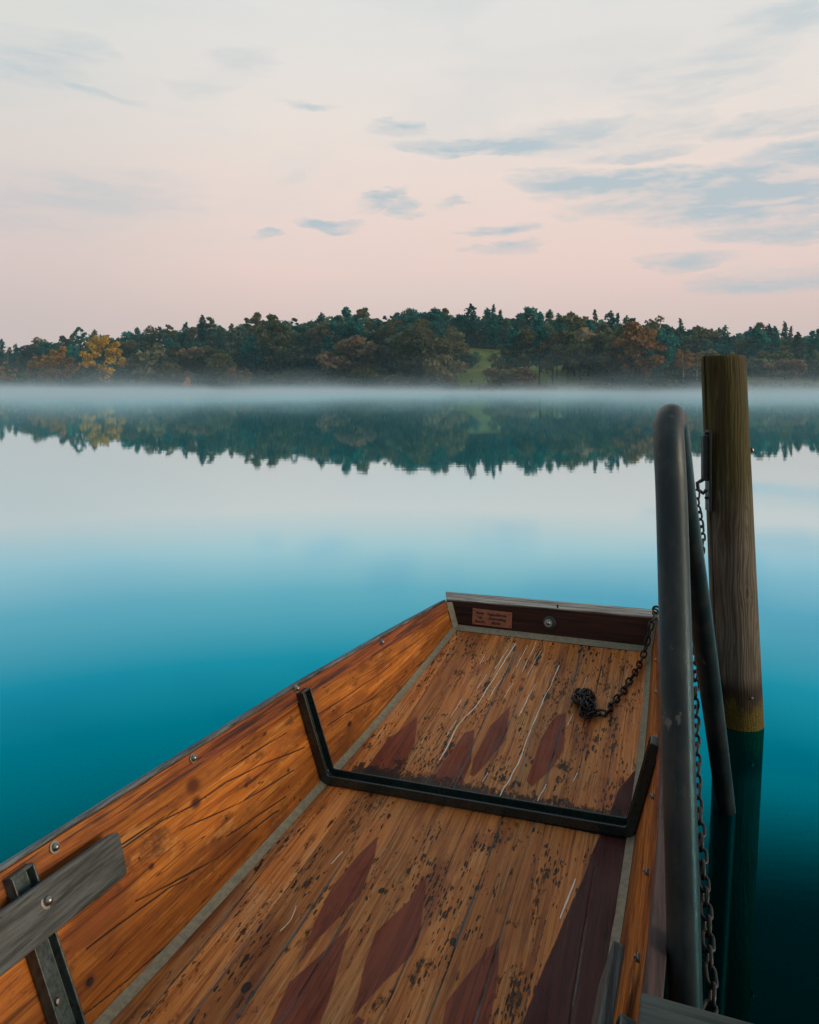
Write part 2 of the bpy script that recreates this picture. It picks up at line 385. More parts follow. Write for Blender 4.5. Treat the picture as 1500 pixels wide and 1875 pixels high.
M_RIB = mat_simple('green_black_paint', (.010, .019, .019), .28, 0, .3, 16, (.017, .032, .031), .2, .6)
M_RIBW = mat_simple('worn_green_paint', (.055, .085, .082), .4, 0, .4, 60, (.014, .024, .024), .3)
M_STEEL = mat_simple('bright_bolt_steel', (.34, .33, .30), .36, 1.0, .2, 90, None, .1)
M_BLACK = mat_simple('black_iron', (.007, .0075, .008), .42, .3, .4, 60, (.015, .012, .010), .4)
M_COPPER = mat_simple('copper_plate', (.36, .125, .058), .45, .25, .25, 45, (.27, .09, .045), .1)
M_INK = mat_simple('engraved_black', (.012, .010, .009), .7)


# ------------------------------------------------------------------ boat (local x across, y forward, z up)
BOAT_AZ = R(19.9)
boat = empty('rowing_boat', (0, 0, 0), -BOAT_AZ, 'long flat-bottomed wooden boat with orange plank sides and worn red diamonds on its floor', 'boat')


def smooth_fit(pts, deg, lo=1.2):
    s_, v_ = np.array(pts).T; c = np.polyfit(s_, v_, deg); d = np.polyder(c)
    v0, d0 = np.polyval(c, lo), np.polyval(d, lo)
    return lambda s: np.where(np.asarray(s) >= lo, np.polyval(c, s), v0 - d0 * .8 * (1 - np.exp((np.minimum(s, lo) - lo) / .8)))


fL = smooth_fit([(1.36, -1.25), (1.81, -1.24), (2.415, -1.204), (2.91, -1.176), (3.776, -1.113)], 2)
gL = smooth_fit([(1.25, -1.438), (1.375, -1.425), (1.65, -1.396), (1.975, -1.358), (2.41, -1.318), (2.71, -1.290), (3.11, -1.255), (3.445, -1.216), (3.807, -1.165)], 2)
fR = smooth_fit([(1.745, -.152), (1.94, -.143), (2.19, -.131), (2.46, -.124), (2.87, -.117), (3.3, -.114), (3.81, -.114)], 2)
gR = smooth_fit([(1.42, -.051), (1.57, -.047), (1.8, -.041), (2.12, -.037), (2.41, -.040), (3.0, -.055), (3.82, -.085)], 3)
zf = lambda s: .03 + .19 * np.maximum(0, (np.asarray(s, float) - 1.2) / 2.58) ** 2.2
zg = lambda s: np.interp(s, [-3, 1, 2.0, 2.41, 3.1, 3.82, 4], [.43, .41, .401, .397, .375, .348, .342])
STERN, BOW = -3.0, 3.78


def side_pt(sgn, s, wv):
    f, g = (fL, gL) if sgn < 0 else (fR, gR)
    return np.stack([f(s) + (g(s) - f(s)) * wv, s * np.ones_like(wv), zf(s) + (zg(s) - zf(s)) * wv], -1)


def side_nrm(sgn, s):
    """unit vector pointing inboard from the side at station s"""
    a = side_pt(sgn, np.float64(s), np.float64(0)); c = side_pt(sgn, np.float64(s), np.float64(1)); d = c - a
    n = np.array([-sgn * d[2], 0, sgn * d[0]]); return Vector(n / np.linalg.norm(n))


DIAMONDS = [
    [(-.905, 2.199), (-.875, 2.095), (-.854, 1.944), (-.887, 1.789), (-.907, 1.709), (-.931, 1.814), (-.944, 1.955), (-.928, 2.101)],
    [(-.696, 2.07), (-.68, 2.012), (-.642, 1.846), (-.641, 1.793), (-.677, 1.688), (-.701, 1.602), (-.715, 1.575), (-.724, 1.639), (-.747, 1.739), (-.758, 1.834), (-.711, 1.97), (-.709, 2.047)],
    [(-.441, 1.926), (-.426, 1.851), (-.412, 1.749), (-.407, 1.659), (-.414, 1.563), (-.457, 1.541), (-.506, 1.624), (-.515, 1.683), (-.492, 1.769), (-.467, 1.853)],
    [(-.832, 1.829), (-.817, 1.754), (-.784, 1.605), (-.775, 1.529), (-.805, 1.396), (-.856, 1.391), (-.881, 1.491), (-.897, 1.607), (-.863, 1.719)],
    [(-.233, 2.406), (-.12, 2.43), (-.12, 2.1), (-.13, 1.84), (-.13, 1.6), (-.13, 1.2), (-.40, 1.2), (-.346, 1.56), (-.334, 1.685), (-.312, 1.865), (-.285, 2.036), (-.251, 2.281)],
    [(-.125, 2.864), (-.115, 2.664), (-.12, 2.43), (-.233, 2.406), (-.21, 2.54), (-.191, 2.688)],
    [(-1.028, 2.943), (-.97, 2.742), (-.962, 2.563), (-.993, 2.455), (-1.119, 2.449), (-1.096, 2.521), (-1.09, 2.741)],
    [(-.773, 2.914), (-.727, 2.683), (-.725, 2.534), (-.742, 2.437), (-.833, 2.44), (-.834, 2.512), (-.824, 2.686), (-.805, 2.88)],
    [(-.671, 3.162), (-.63, 2.879), (-.659, 2.722), (-.691, 2.602), (-.716, 2.612), (-.731, 2.715), (-.725, 2.958)],
    [(-.435, 3.152), (-.407, 2.876), (-.431, 2.745), (-.485, 2.609), (-.509, 2.645), (-.507, 2.932), (-.478, 3.101)],
    [(-.70, 1.578), (-.68, 1.573), (-.683, 1.524), (-.689, 1.42), (-.73, 1.42)],
]
WEAR = [1, 1, 1, 1, 1, 1, .8, 1, .62, .8, 1]
_r = random.Random(44)
SCRATCH = [[(a_, b_), (a_ - .045 * l_ + _r.uniform(-.002, .002), b_ - l_)] for a_, b_, l_ in [(_r.gauss(-.72, .16), _r.uniform(2.6, 3.7), _r.uniform(.05, .30)) for _ in range(16)] if -1.05 < a_ < -.15 and b_ > 3.2]
SCRATCH += [
    [(-.792, 3.618), (-.811, 3.418)], [(-.768, 3.686), (-.797, 3.324), (-.809, 3.095), (-.846, 2.935), (-.847, 2.675)], [(-.669, 3.739), (-.682, 3.41)], [(-.633, 3.641), (-.653, 3.408)],
    [(-.524, 3.534), (-.542, 3.258), (-.553, 2.991), (-.56, 2.738), (-.577, 2.528)], [(-.388, 3.458), (-.403, 3.301)], [(-.406, 3.139), (-.417, 3.052)], [(-.886, 3.125), (-.892, 2.969)],
    [(-.862, 2.956), (-.868, 2.837)], [(-.982, 2.096), (-.991, 2.033)], [(-.282, 2.207), (-.29, 2.122), (-.299, 2.041)], [(-.653, 2.649), (-.657, 2.589)], [(-.438, 2.644), (-.447, 2.541)], [(-.343, 2.744), (-.349, 2.685)],
]


def dist_seg(x, y, a, b_):
    ax, ay = a; bx, by = b_; dx, dy = bx - ax, by - ay; L = dx * dx + dy * dy
    k = np.clip(((x - ax) * dx + (y - ay) * dy) / L, 0, 1)
    return np.hypot(x - ax - k * dx, y - ay - k * dy)


def poly_sd(x, y, pts):
    """signed distance, positive inside"""
    ins = np.zeros(x.shape, bool); d = np.full(x.shape, 9.0)
    for i in range(len(pts)):
        (ax, ay), (bx, by) = pts[i - 1], pts[i]
        d = np.minimum(d, dist_seg(x, y, pts[i - 1], pts[i]))
        c = (ay > y) != (by > y)
        with np.errstate(divide='ignore', invalid='ignore'): ins ^= c & (x < (bx - ax) * (y - ay) / (by - ay + 1e-12) + ax)
    return np.where(ins, d, -d)


def build_floor():
    s = np.concatenate([np.arange(STERN, 1.1, .15), np.arange(1.1, BOW + .004, .0055)])
    u_ = np.linspace(0, 1, 560)
    Sg, U = np.meshgrid(s, u_, indexing='ij')
    a, c = fL(Sg), fR(Sg); V = a + (c - a) * U
    Zf = zf(Sg)
    # planks run with the boat, fanning very slightly with its taper
    nplank = 11; pc = (V + 1.27) / .1045 + .06 * np.sin(Sg * .7); pi = np.floor(pc); pf = pc - pi
    wav = (vnoise(pi * 3.7, Sg * 5, 3, 2) - .5) * .05
    gd = np.minimum(np.abs(pf + wav), np.abs(1 - pf + wav)) * .1045         # metres to the nearest seam
    gwid = .0003 + .0015 * vnoise(pi * 1.3 + (pf > .5), Sg * 1.1, 11, 2) ** 2 * 2
    gap = np.clip(1.15 - gd / np.maximum(gwid, .001) * .6, 0, 1) * np.clip((vnoise(pi * 2.7 + (pf > .5), Sg * 2.2, 13, 3) - .38) * 5, .05, 1)
    seamzone = np.clip(1 - gd / .018, 0, 1) * np.clip((vnoise(V * 6, Sg * 1.7, 21, 3) - .38) * 5, 0, 1)
    paint = np.zeros(V.shape); shaded_maroon = np.zeros(V.shape)
    for i_, (pts, wv) in enumerate(zip(DIAMONDS, WEAR)):
        cx, cy = np.mean(pts, 0); ok = (np.abs(V - cx) < .35) & (np.abs(Sg - cy) < .8)
        sd = poly_sd(V[ok], Sg[ok], pts)
        paint[ok] = np.maximum(paint[ok], np.clip(.5 + sd / .022, 0, 1) * wv)
        if i_ in (4, 5): shaded_maroon[ok] = np.maximum(shaded_maroon[ok], (sd > -.02) * 1.0)
    scr = np.zeros(V.shape)
    for pl in SCRATCH:
        for p, q in zip(pl[:-1], pl[1:]):
            ok = (V > min(p[0], q[0]) - .03) & (V < max(p[0], q[0]) + .03) & (Sg > min(p[1], q[1]) - .03) & (Sg < max(p[1], q[1]) + .03)
            d = dist_seg(V[ok] + (vnoise(Sg[ok] * 9, V[ok] * 0, 5, 2) - .5) * .012, Sg[ok], p, q)
            wd_ = .0008 + .0015 * vnoise(Sg[ok] * 14, V[ok] * 0, 8, 2)
            wd_ = wd_ * (1.0 if len(pl) > 2 else .62)
            scr[ok] = np.maximum(scr[ok], np.clip(1.3 - d / wd_ * .6, 0, 1))
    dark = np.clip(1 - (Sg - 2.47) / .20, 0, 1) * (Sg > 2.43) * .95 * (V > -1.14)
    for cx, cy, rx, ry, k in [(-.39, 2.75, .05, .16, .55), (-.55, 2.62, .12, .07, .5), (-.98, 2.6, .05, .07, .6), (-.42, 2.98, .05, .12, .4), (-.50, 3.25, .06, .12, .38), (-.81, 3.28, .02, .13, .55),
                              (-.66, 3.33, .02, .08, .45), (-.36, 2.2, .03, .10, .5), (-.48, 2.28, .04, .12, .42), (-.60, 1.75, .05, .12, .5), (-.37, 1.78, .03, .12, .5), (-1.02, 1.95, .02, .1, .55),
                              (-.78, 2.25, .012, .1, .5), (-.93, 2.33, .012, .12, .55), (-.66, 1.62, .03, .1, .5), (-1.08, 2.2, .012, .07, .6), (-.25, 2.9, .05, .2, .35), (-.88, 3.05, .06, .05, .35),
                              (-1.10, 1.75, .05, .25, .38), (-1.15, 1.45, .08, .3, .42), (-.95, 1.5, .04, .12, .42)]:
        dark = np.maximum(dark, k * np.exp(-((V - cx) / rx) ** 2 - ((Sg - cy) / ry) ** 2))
    # drilled holes and knots
    for cx, cy, r in [(-.552, 1.866, .011), (-.803, 1.98, .009), (-.99, 1.56, .012)]:
        dark = np.maximum(dark, 1.6 * np.clip(1.25 - np.hypot(V - cx, (Sg - cy) * .7) / r, 0, 1))
    Zf = Zf - .004 * np.clip(gap, 0, 1) + .0014 * scr + .0022 * (vnoise(pi * 2.1 + 4, Sg * .9, 31, 2) - .5)
    plank = (np.sin(pi * 12.9898) * 43758.5453) % 1
    P = np.stack([V, Sg, Zf], -1)
    o = grid_obj('floor_boards', P, M_FLOOR, boat, dict(paint=paint, shaded_maroon=shaded_maroon, scratch=scr, dark=dark, gap=gap, seamzone=seamzone, plank=plank))
    return o


build_floor()

CRACKS = [[(1.2, .80), (1.511, .715), (1.701, .70), (1.805, .66), (1.968, .64), (2.128, .57), (2.37, .425)], [(1.15, .40), (1.291, .37), (1.40, .365), (1.517, .335), (1.653, .31), (1.722, .265)],
          [(1.745, .57), (2.016, .425), (2.279, .325)], [(2.65, .40), (2.965, .275), (3.462, .03)], [(2.529, .435), (2.696, .405), (2.913, .275)], [(3.105, .415), (3.505, .285)],
          [(1.306, .115), (1.45, .06), (1.643, .02)], [(1.546, .39), (1.847, .22), (2.117, .16), (2.304, .075)], [(1.534, .735), (1.766, .70)], [(2.45, .62), (2.75, .56), (3.1, .50)], [(2.8, .66), (3.3, .55), (3.7, .45)],
          [(2.0, .72), (2.3, .66)], [(1.9, .30), (2.2, .19)]]
KNOTS = [(2.67, .265, .020), (2.071, .80, .008), (2.04, .515, .011), (1.366, .215, .017), (1.835, .78, .030), (1.827, .66, .024), (2.25, .36, .010), (3.2, .22, .012), (1.62, .5, .012)]


def build_side(sgn):
    s = np.concatenate([np.arange(STERN, 1.0, .15), np.arange(1.0, 3.83, .006)])
    Wv = np.linspace(0, 1, 170)
    Sg, W = np.meshgrid(s, Wv, indexing='ij')
    P = side_pt(sgn, Sg, W); ht = .40
    crack = np.zeros(W.shape); knot = np.zeros(W.shape)
    if sgn < 0:
        for i, pl in enumerate(CRACKS):
            for p, q in zip(pl[:-1], pl[1:]):
                d = dist_seg(Sg + 0 * W, (W + (vnoise(Sg * 6, W * 0 + i, 40 + i, 3) - .5) * .016) * ht, (p[0], p[1] * ht), (q[0], q[1] * ht))
                crack = np.maximum(crack, np.clip(1.2 - d / (.0007 + .0017 * vnoise(Sg * 7, W * 0 + i * 3, 90, 2)) * .6, 0, 1) * (vnoise(Sg * 3.1, W * 0 + i * 7, 77, 2) > .30))
        for a, b_, r in KNOTS:
            d = np.hypot((Sg - a) * .75, (W - b_) * ht); knot = np.maximum(knot, np.clip(1.2 - d / r, 0, 1))
            if r > .015 and b_ < .5: crack = np.maximum(crack, np.clip(1.3 - d / (r * .55), 0, 1))
    else:
        for i, wv in enumerate((.30, .62)):
            d = np.abs(W + (vnoise(Sg * 4, W * 0 + i, 60 + i, 3) - .5) * .05 - wv) * ht
            crack = np.maximum(crack, np.clip(1.2 - d / .003 * .6, 0, 1))
    n = np.stack([-sgn * (P[:, -1, 2] - P[:, 0, 2]), 0 * s, sgn * (P[:, -1, 0] - P[:, 0, 0])], -1); n /= np.linalg.norm(n, axis=1)[:, None]
    P = P - n[:, None, :] * (.0025 * np.clip(crack, 0, 1)[..., None])
    o = grid_obj('side_planking', P, M_SIDE, boat, dict(crack=crack, knot=knot, across=W * ht, board=np.where(W < .36 + .02 * np.sin(Sg * .8), .0, np.where(W < .68 + .02 * np.sin(Sg), .37, .81))))
    # rubbing strake along the top of the inside, the grey top rail and the outer hull skin
    st = np.linspace(STERN, 3.80, 60)
    def strip(name, mat, prof, s_list, bev=.002):
        mb = MB(); fr = []; pa = []
        for q in s_list:
            n_ = side_nrm(sgn, q); up = Vector(side_pt(sgn, np.float64(q), np.float64(1)) - side_pt(sgn, np.float64(q), np.float64(0))).normalized()
            pa.append(Vector(side_pt(sgn, np.float64(q), np.float64(1)))); fr.append((n_, up))
        mb.sweep(pa, prof, fr, smooth=False); return mb.build(name, mat, boat, bevel=bev)
    strip('rubbing_strake', M_STRAKE, [(.0015, -.054), (.006, -.054), (.006, -.002), (.0015, -.002)], st)
    strip('top_rail', M_CAP if sgn < 0 else M_CAPR, [(.007, 0), (.007, .010), (-.030, .010), (-.030, 0)], np.linspace(STERN, 3.80, 60), .003)
    mb = MB(); rows = []
    for q in st:
        n_ = side_nrm(sgn, q)
        rows.append([Vector(side_pt(sgn, np.float64(q), np.float64(k))) - n_ * t_ for k, t_ in ((.99, .004), (.99, .032), (.5, .034), (0, .032), (-.12, .03))])
    vs = [p for r_ in rows for p in r_]; k = 5
    mb.add(vs, [(i * k + j, i * k + j + 1, (i + 1) * k + j + 1, (i + 1) * k + j) for i in range(len(rows) - 1) for j in range(k - 1)])
    mb.build('hull_skin', M_HULL, boat)
    # sealant fillet along the chine
    mb = MB(); ss = np.linspace(STERN, 3.775, 90)
    r_ = random.Random(3 + sgn); vs = []; k = 4
    for q in ss:
        a = Vector(side_pt(sgn, np.float64(q), np.float64(0))); n_ = side_nrm(sgn, q); up = Vector(side_pt(sgn, np.float64(q), np.float64(1))) - a; up.normalize()
        j1, j2 = .014 + r_.uniform(-.001, .001), .023 + r_.uniform(-.001, .001)
        inb = Vector((-sgn, 0, 0))
        vs += [a + up * j1 + n_ * .0012, a + up * (j1 * .5) + n_ * .006 + inb * .002, a + inb * (j2 * .55) + Vector((0, 0, .005)), a + inb * j2 + Vector((0, 0, .0025))]
    mb.add(vs, [(i * k + j, i * k + j + 1, (i + 1) * k + j + 1, (i + 1) * k + j) if sgn > 0 else (i * k + j, (i + 1) * k + j, (i + 1) * k + j + 1, i * k + j + 1) for i in range(len(ss) - 1) for j in range(k - 1)], True)
    mb.build('sealant_strip', M_SEAL, boat)


build_side(-1); build_side(1)

# bow transom, leaning forward
LEAN = .3
TB = [Vector((float(fL(BOW)) - .004, BOW, float(zf(BOW)) - .02)), Vector((float(fR(BOW)) + .004, BOW, float(zf(BOW)) - .02))]


def tr_pt(v_, z_, off=0.0):                  # point on the inner face of the transom; off is towards the camera
    return Vector((v_, BOW + LEAN * (z_ - .22) - off * .958, z_ + off * .287))


mb = MB(); zl, zr = .3475, .3635
P = np.zeros((14, 60, 3)); vv = np.linspace(0, 1, 60)
for i, k in enumerate(np.linspace(0, 1, 14)):
    z0 = .20; zt = zl + (zr - zl) * vv
    zz = z0 + (zt - z0) * k; L_ = -1.119 - .046 * k; R_ = -.110 + .026 * k
    P[i, :, 0] = L_ + (R_ - L_) * vv; P[i, :, 1] = BOW + LEAN * (zz - .22); P[i, :, 2] = zz
m_tr, t, b = new_mat('transom_inside'); co = t.obj()
g = t.noise(t.scaled(co, (2.0, 60, 110)), 1, 5, .6, .3)
t.put(b, 'Base Color', t.mix(t.sstep(t.noise(t.scaled(co, (4, 30, 60)), 1, 4), .5, .7), t.ramp(g, [(.3, (.016, .005, .003)), (.7, (.060, .018, .009))]), (.010, .006, .005)))
t.put(b, 'Roughness', .55); t.put(b, 'Specular IOR Level', .2); t.put(b, 'Normal', t.bump(g, .4, .003))
grid_obj('transom_board', P, m_tr, boat)
mb = MB()                                    # outside of the bow
a0, a1, b0, b1 = tr_pt(-1.13, .17, -.05), tr_pt(-.10, .17, -.05), tr_pt(-1.19, .345, -.10), tr_pt(-.06, .36, -.10)
mb.add([a0, a1, b1, b0, Vector((-1.11, 3.55, .10)), Vector((-.12, 3.55, .10))], [(0, 1, 2, 3), (4, 5, 1, 0)])
mb.build('bow_face', M_HULL, boat)
mb = MB()                                    # thick weathered bow board on top
mb.hexa([(-1.168, 3.821, .345), (-.083, 3.824, .361), (-.055, 3.945, .363), (-1.215, 3.955, .347),
         (-1.172, 3.817, .357), (-.080, 3.82, .373), (-.052, 3.948, .374), (-1.218, 3.958, .358)])
mb.build('bow_board', M_CAPX, boat, bevel=.005)
mb = MB()                                    # sealant along the foot of the transom and up its two corners
for v0, v1 in [(-1.116, -.112)]:
    pa = [tr_pt(v0 + (v1 - v0) * k, .219, .004) for k in np.linspace(0, 1, 30)]
    mb.sweep(pa, [(-.004, -.006), (.026, -.004), (.010, .006), (-.004, .018)], [(Vector((0, -1, .08)).normalized(), Vector((0, .29, .96)))] * 30, smooth=True)
for va, vb, zt, sg in [(-1.112, -1.158, .342, 1), (-.116, -.092, .356, -1)]:
    pa = [tr_pt(va + (vb - va) * k, .222 + (zt - .222) * k, .003) for k in np.linspace(0, 1, 12)]
    mb.sweep(pa, [(-.004, -.004), (.022, -.003), (.010, .008), (-.004, .020)], [(Vector((sg, 0, .1)).normalized(), Vector((0, -1, .28)).normalized())] * 12, smooth=True)
mb.build('sealant_strip', M_SEAL, boat)
mb = MB()                                    # hull bottom and stern, below what the photo shows
ss = np.linspace(STERN, 3.6, 40)
vs = []
for q in ss: vs += [(float(fL(q)) - .02, q, float(zf(q)) - .05), (float(fR(q)) + .02, q, float(zf(q)) - .05)]
mb.add(vs, [(2 * i, 2 * i + 1, 2 * i + 3, 2 * i + 2) for i in range(len(ss) - 1)])
mb.box(((float(fL(STERN)) + float(fR(STERN))) / 2, STERN - .02, .22), (1.36, .04, .42))
mb.build('hull_bottom', M_HULL, boat)


# ---- steel ribs: shallow U channel bent up both sides
def rib_path(sL, sR, wt):
    """points, inward normals, station direction along the bar"""
    pts = []
    a = side_pt(-1, np.float64(sL), np.float64(wt)); c = side_pt(-1, np.float64(sL), np.float64(0)); d = side_pt(1, np.float64(sR), np.float64(0)); e = side_pt(1, np.float64(sR), np.float64(wt))
    a, c, d, e = Vector(a), Vector(c), Vector(d), Vector(e)
    def corner(p, q, r, rad=.045, n=8):
        u1 = (p - q).normalized(); u2 = (r - q).normalized()
        ang = u1.angle(u2); L = rad / math.tan(ang / 2); A = q + u1 * L; B = q + u2 * L
        bis = (u1 + u2).normalized(); Cc = q + bis * (rad / math.sin(ang / 2)); out = []
        for k in range(n + 1):
            t_ = k / n; v_ = (A - Cc).slerp(B - Cc, t_) if hasattr((A - Cc), 'slerp') else (A - Cc).lerp(B - Cc, t_)
            out.append(Cc + v_.normalized() * rad)
        return out
    path = [a + (c - a) * k for k in np.linspace(0, .75, 8)] + corner(a, c, d) + [c + (d - c) * k for k in np.linspace(.1, .9, 14)] + corner(c, d, e) + [e + (d - e) * k for k in np.linspace(.72, 0, 8)]
    return path


def build_rib(sL, sR, wt, screws, mat, hgt=.034, wid=.058):
    pa = rib_path(sL, sR, wt); fr = []
    fwd = Vector((0, 1, 0))
    for i in range(len(pa)):
        t_ = (pa[min(i + 1, len(pa) - 1)] - pa[max(i - 1, 0)]).normalized()
        n_ = fwd.cross(t_); n_ = -n_ if n_.dot(Vector((1, 0, 1)) if i < len(pa) // 2 else Vector((-1, 0, 1))) < 0 else n_
        if i < 8: n_ = side_nrm(-1, sL)
        elif i >= len(pa) - 8: n_ = side_nrm(1, sR)
        fr.append((n_.normalized(), fwd))
    w2 = wid / 2; th = .0055
    prof = [(.002, -w2), (hgt, -w2), (hgt, -w2 + th), (.008, -w2 + th), (.008, w2 - th), (hgt, w2 - th), (hgt, w2), (.002, w2)]
    mb = MB(); mb.sweep(pa, prof, fr, smooth=False)
    # rounded-off closed ends
    for e, ft in ((0, 1), (len(pa) - 1, -1)):
        P_, (A, B) = pa[e], fr[e]; t_ = (pa[e] - pa[e + ft]).normalized()
        q = [P_ + A * a + B * b_ + t_ * .004 * k for k in (-1, 1) for a, b_ in ((.002, -w2), (hgt * .92, -w2), (hgt * .92, w2), (.002, w2))]
        mb.hexa(q)
    o = mb.build('rib', mat, boat, bevel=.0022)
    cum = [0]
    for i in range(1, len(pa)): cum.append(cum[-1] + (pa[i] - pa[i - 1]).length)
    for k in screws:
        L = k * cum[-1]; i = max(j for j in range(len(cum)) if cum[j] <= L); i = min(i, len(pa) - 2)
        P_ = pa[i].lerp(pa[i + 1], (L - cum[i]) / (cum[i + 1] - cum[i])); A, B = fr[i]
        z = A; x = B; y = z.cross(x)
        M = Matrix((x, y, z)).transposed().to_4x4(); M.translation = P_ + A * .0075
        sb = MB(); sb.lathe([(.0085, 0), (.0085, .0025), (.006, .0055), (.0, .0062)], M, 12); sb.build('screw', M_STEEL, o)
    return o


build_rib(2.425, 2.465, .93, (.03, .11, .175, .225, .36, .585, .80), M_RIB)
build_rib(1.275, 1.315, .95, (.035, .155, .25, .5, .75, .93), M_RIBW, .034, .062)


def dome_bolt(P_, n_, r, parent, name='bolt', mat=None, washer=True):
    z = Vector(n_).normalized(); x = z.orthogonal().normalized(); y = z.cross(x)
    M = Matrix((x, y, z)).transposed().to_4x4(); M.translation = Vector(P_)
    mb = MB()
    pr = [(r * 1.55, 0), (r * 1.55, r * .18), (r * 1.0, r * .2)] if washer else [(r, 0)]
    pr += [(r, r * .45), (r * .9, r * .85), (r * .62, r * 1.2), (r * .3, r * 1.38), (0, r * 1.42)]
    mb.lathe(pr, M, 18); return mb.build(name, mat or M_STEEL, parent)


def hex_nut(P_, n_, r, parent):
    z = Vector(n_).normalized(); x = z.orthogonal().normalized(); y = z.cross(x)
    M = Matrix((x, y, z)).transposed().to_4x4(); M.translation = Vector(P_)
    mb = MB(); mb.lathe([(r * 1.25, 0), (r * 1.25, r * .12)], M, 16); mb.lathe([(r, r * .12), (r, r * .95), (r * .85, r * 1.05)], M, 6)
    mb.lathe([(r * .5, r * 1.0), (r * .5, r * 1.5), (r * .4, r * 1.6)], M, 10)
    mb.sm = [False] * len(mb.sm); return mb.build('bolt', M_STEEL, parent)


for s_, w_ in [(3.06, .93), (2.405, .985), (1.858, .955), (1.379, .955), (.7, .95), (-.1, .95), (-.9, .95)]:
    n_ = side_nrm(-1, s_); dome_bolt(Vector(side_pt(-1, np.float64(s_), np.float64(w_))) + n_ * .007, n_, .0092, boat)
for s_, w_ in [(3.35, .80), (2.98, .82), (2.56, .86), (2.22, .80), (1.87, .80), (1.57, .82), (.8, .8), (0, .8)]:
    n_ = side_nrm(1, s_); hex_nut(Vector(side_pt(1, np.float64(s_), np.float64(w_))) + n_ * .001, n_, .0088, boat)
tn = Vector((0, -.958, .287))
dome_bolt(tr_pt(-.617, .292, .0075), tn, .0125, boat)
z = tn; mb = MB(); x = Vector((1, 0, 0)); y = z.cross(x); M = Matrix((x, y, z)).transposed().to_4x4(); M.translation = tr_pt(-.612, .292, .001)
mb.lathe([(.034, 0), (.034, .004), (.030, .0065), (.012, .0065)], M, 26); mb.build('washer', M_RIB, boat)
mb = MB(); mb.box((-.576, 3.835, .372), (.008, .006, .02)); mb.build('nail', M_BLACK, boat)


# grey boards bolted over the second rib on both sides
def side_board(sgn, s0, s1, w0, w1, off):
    mb = MB(); q = []
    n0 = .055
    def pt(s_, w_, o_): return Vector(side_pt(sgn, np.float64(s_), np.float64(w_))) + side_nrm(sgn, s_) * o_
    prof = [(s0, w0), (s1 - .012, w0 + .003), (s1 - .004, w0 + .010), (s1, w0 + .035), (s1 + .010, w1 - .03), (s1 + .007, w1 - .008), (s1 - .008, w1), (s0, w1)]
    lo = [pt(a, b_, off) for a, b_ in prof]; hi = [pt(a, b_, off + .024) for a, b_ in prof]; n = len(prof)
    mb.add(lo + hi, [tuple(range(n - 1, -1, -1)), tuple(range(n, 2 * n))] + [(i, (i + 1) % n, n + (i + 1) % n, n + i) for i in range(n)])
    if sgn > 0: mb.f = [tuple(reversed(f)) for f in mb.f]
    o = mb.build('side_board', M_BOARD, boat, bevel=.004)
    for s_ in ((1.285, .72) if sgn < 0 else (1.32, .72)):
        n_ = side_nrm(sgn, s_); dome_bolt(pt(s_, (w0 + w1) / 2 + .03, off + .0245), n_, .0105, o, 'bolt')
    return o


side_board(-1, .55, 1.50, .60, .86, .0355)
side_board(1, .60, 1.57, .58, .84, .0355)

# name plate with its lettering
pl = MB(); ux = Vector((1, 0, .015)).normalized(); c4 = []
for o_ in (.0015, .0045):
    c4 += [tr_pt(-1.018, .247, o_), tr_pt(-.806, .2465, o_), tr_pt(-.808, .3225, o_), tr_pt(-1.020, .3255, o_)]
pl.hexa(c4); plate = pl.build('name_plate', M_COPPER, boat, bevel=.001)


def text_mesh(txt, size, P_, xdir, ydir, parent, mat, name='lettering', depth=.0006):
    cu = bpy.data.curves.new('lettering_curve', 'FONT'); cu.body = txt; cu.size = size; cu.extrude = depth; cu.offset = .0004
    ob = bpy.data.objects.new('lettering_curve', cu); COL.objects.link(ob)
    dg = bpy.context.evaluated_depsgraph_get(); dg.update()
    me = bpy.data.meshes.new_from_object(ob.evaluated_get(dg))
    bpy.data.objects.remove(ob); x = Vector(xdir).normalized(); y = Vector(ydir).normalized(); z = x.cross(y)
    M = Matrix((x, y, z)).transposed().to_4x4(); M.translation = P_
    me.transform(M); me.materials.clear(); me.materials.append(mat)
    o = bpy.data.objects.new(name, me); COL.objects.link(o); o.parent = parent; return o


yd = Vector((0, .287, .958))
for txt, v_, z_ in [('Name', -1.000, .300), ('Pagia-Gabriele', -.937, .2985), ('Typ', -.992, .280), ('Holzweidling', -.930, .278), ('Bau-Nr.', -1.002, .259), ('807/02', -.912, .257)]:
    text_mesh(txt, .0175, tr_pt(v_, z_, .0056), (1, 0, -.008), yd, plate, M_INK)
for v_, z_ in [(-1.011, .315), (-.818, .3135), (-1.010, .254), (-.815, .254)]: dome_bolt(tr_pt(v_, z_, .0046), tn, .0030, plate, 'screw', M_INK, False)
mb = MB()                                    # eye bolt at the right end of the bow board
c = Vector((-.093, 3.845, .372)); mb.tube([c, c + Vector((0, 0, .014))], .006, 10)
mb.tube([c + Vector((.016 * math.cos(a), 0, .030 + .016 * math.sin(a))) for a in np.linspace(0, 2 * math.pi, 21)[:-1]], .0055, 10, closed=True)
mb.build('eye_bolt', M_BLACK, boat)
bpy.context.view_layer.update()
BM = Matrix.Rotation(-BOAT_AZ, 4, 'Z')


# ------------------------------------------------------------------ chains
def link_mesh(L, W, r):
    mb = MB(); pts = []
    a = W / 2 - r; h = L / 2 - r - a
    for k in range(9): an = -math.pi / 2 + math.pi * k / 8; pts.append((h + a * math.cos(an), a * math.sin(an), 0))
    for k in range(9): an = math.pi / 2 + math.pi * k / 8; pts.append((-h + a * math.cos(an), a * math.sin(an), 0))
    mb.tube(pts, r, 8, closed=True); return mb
LINK = None


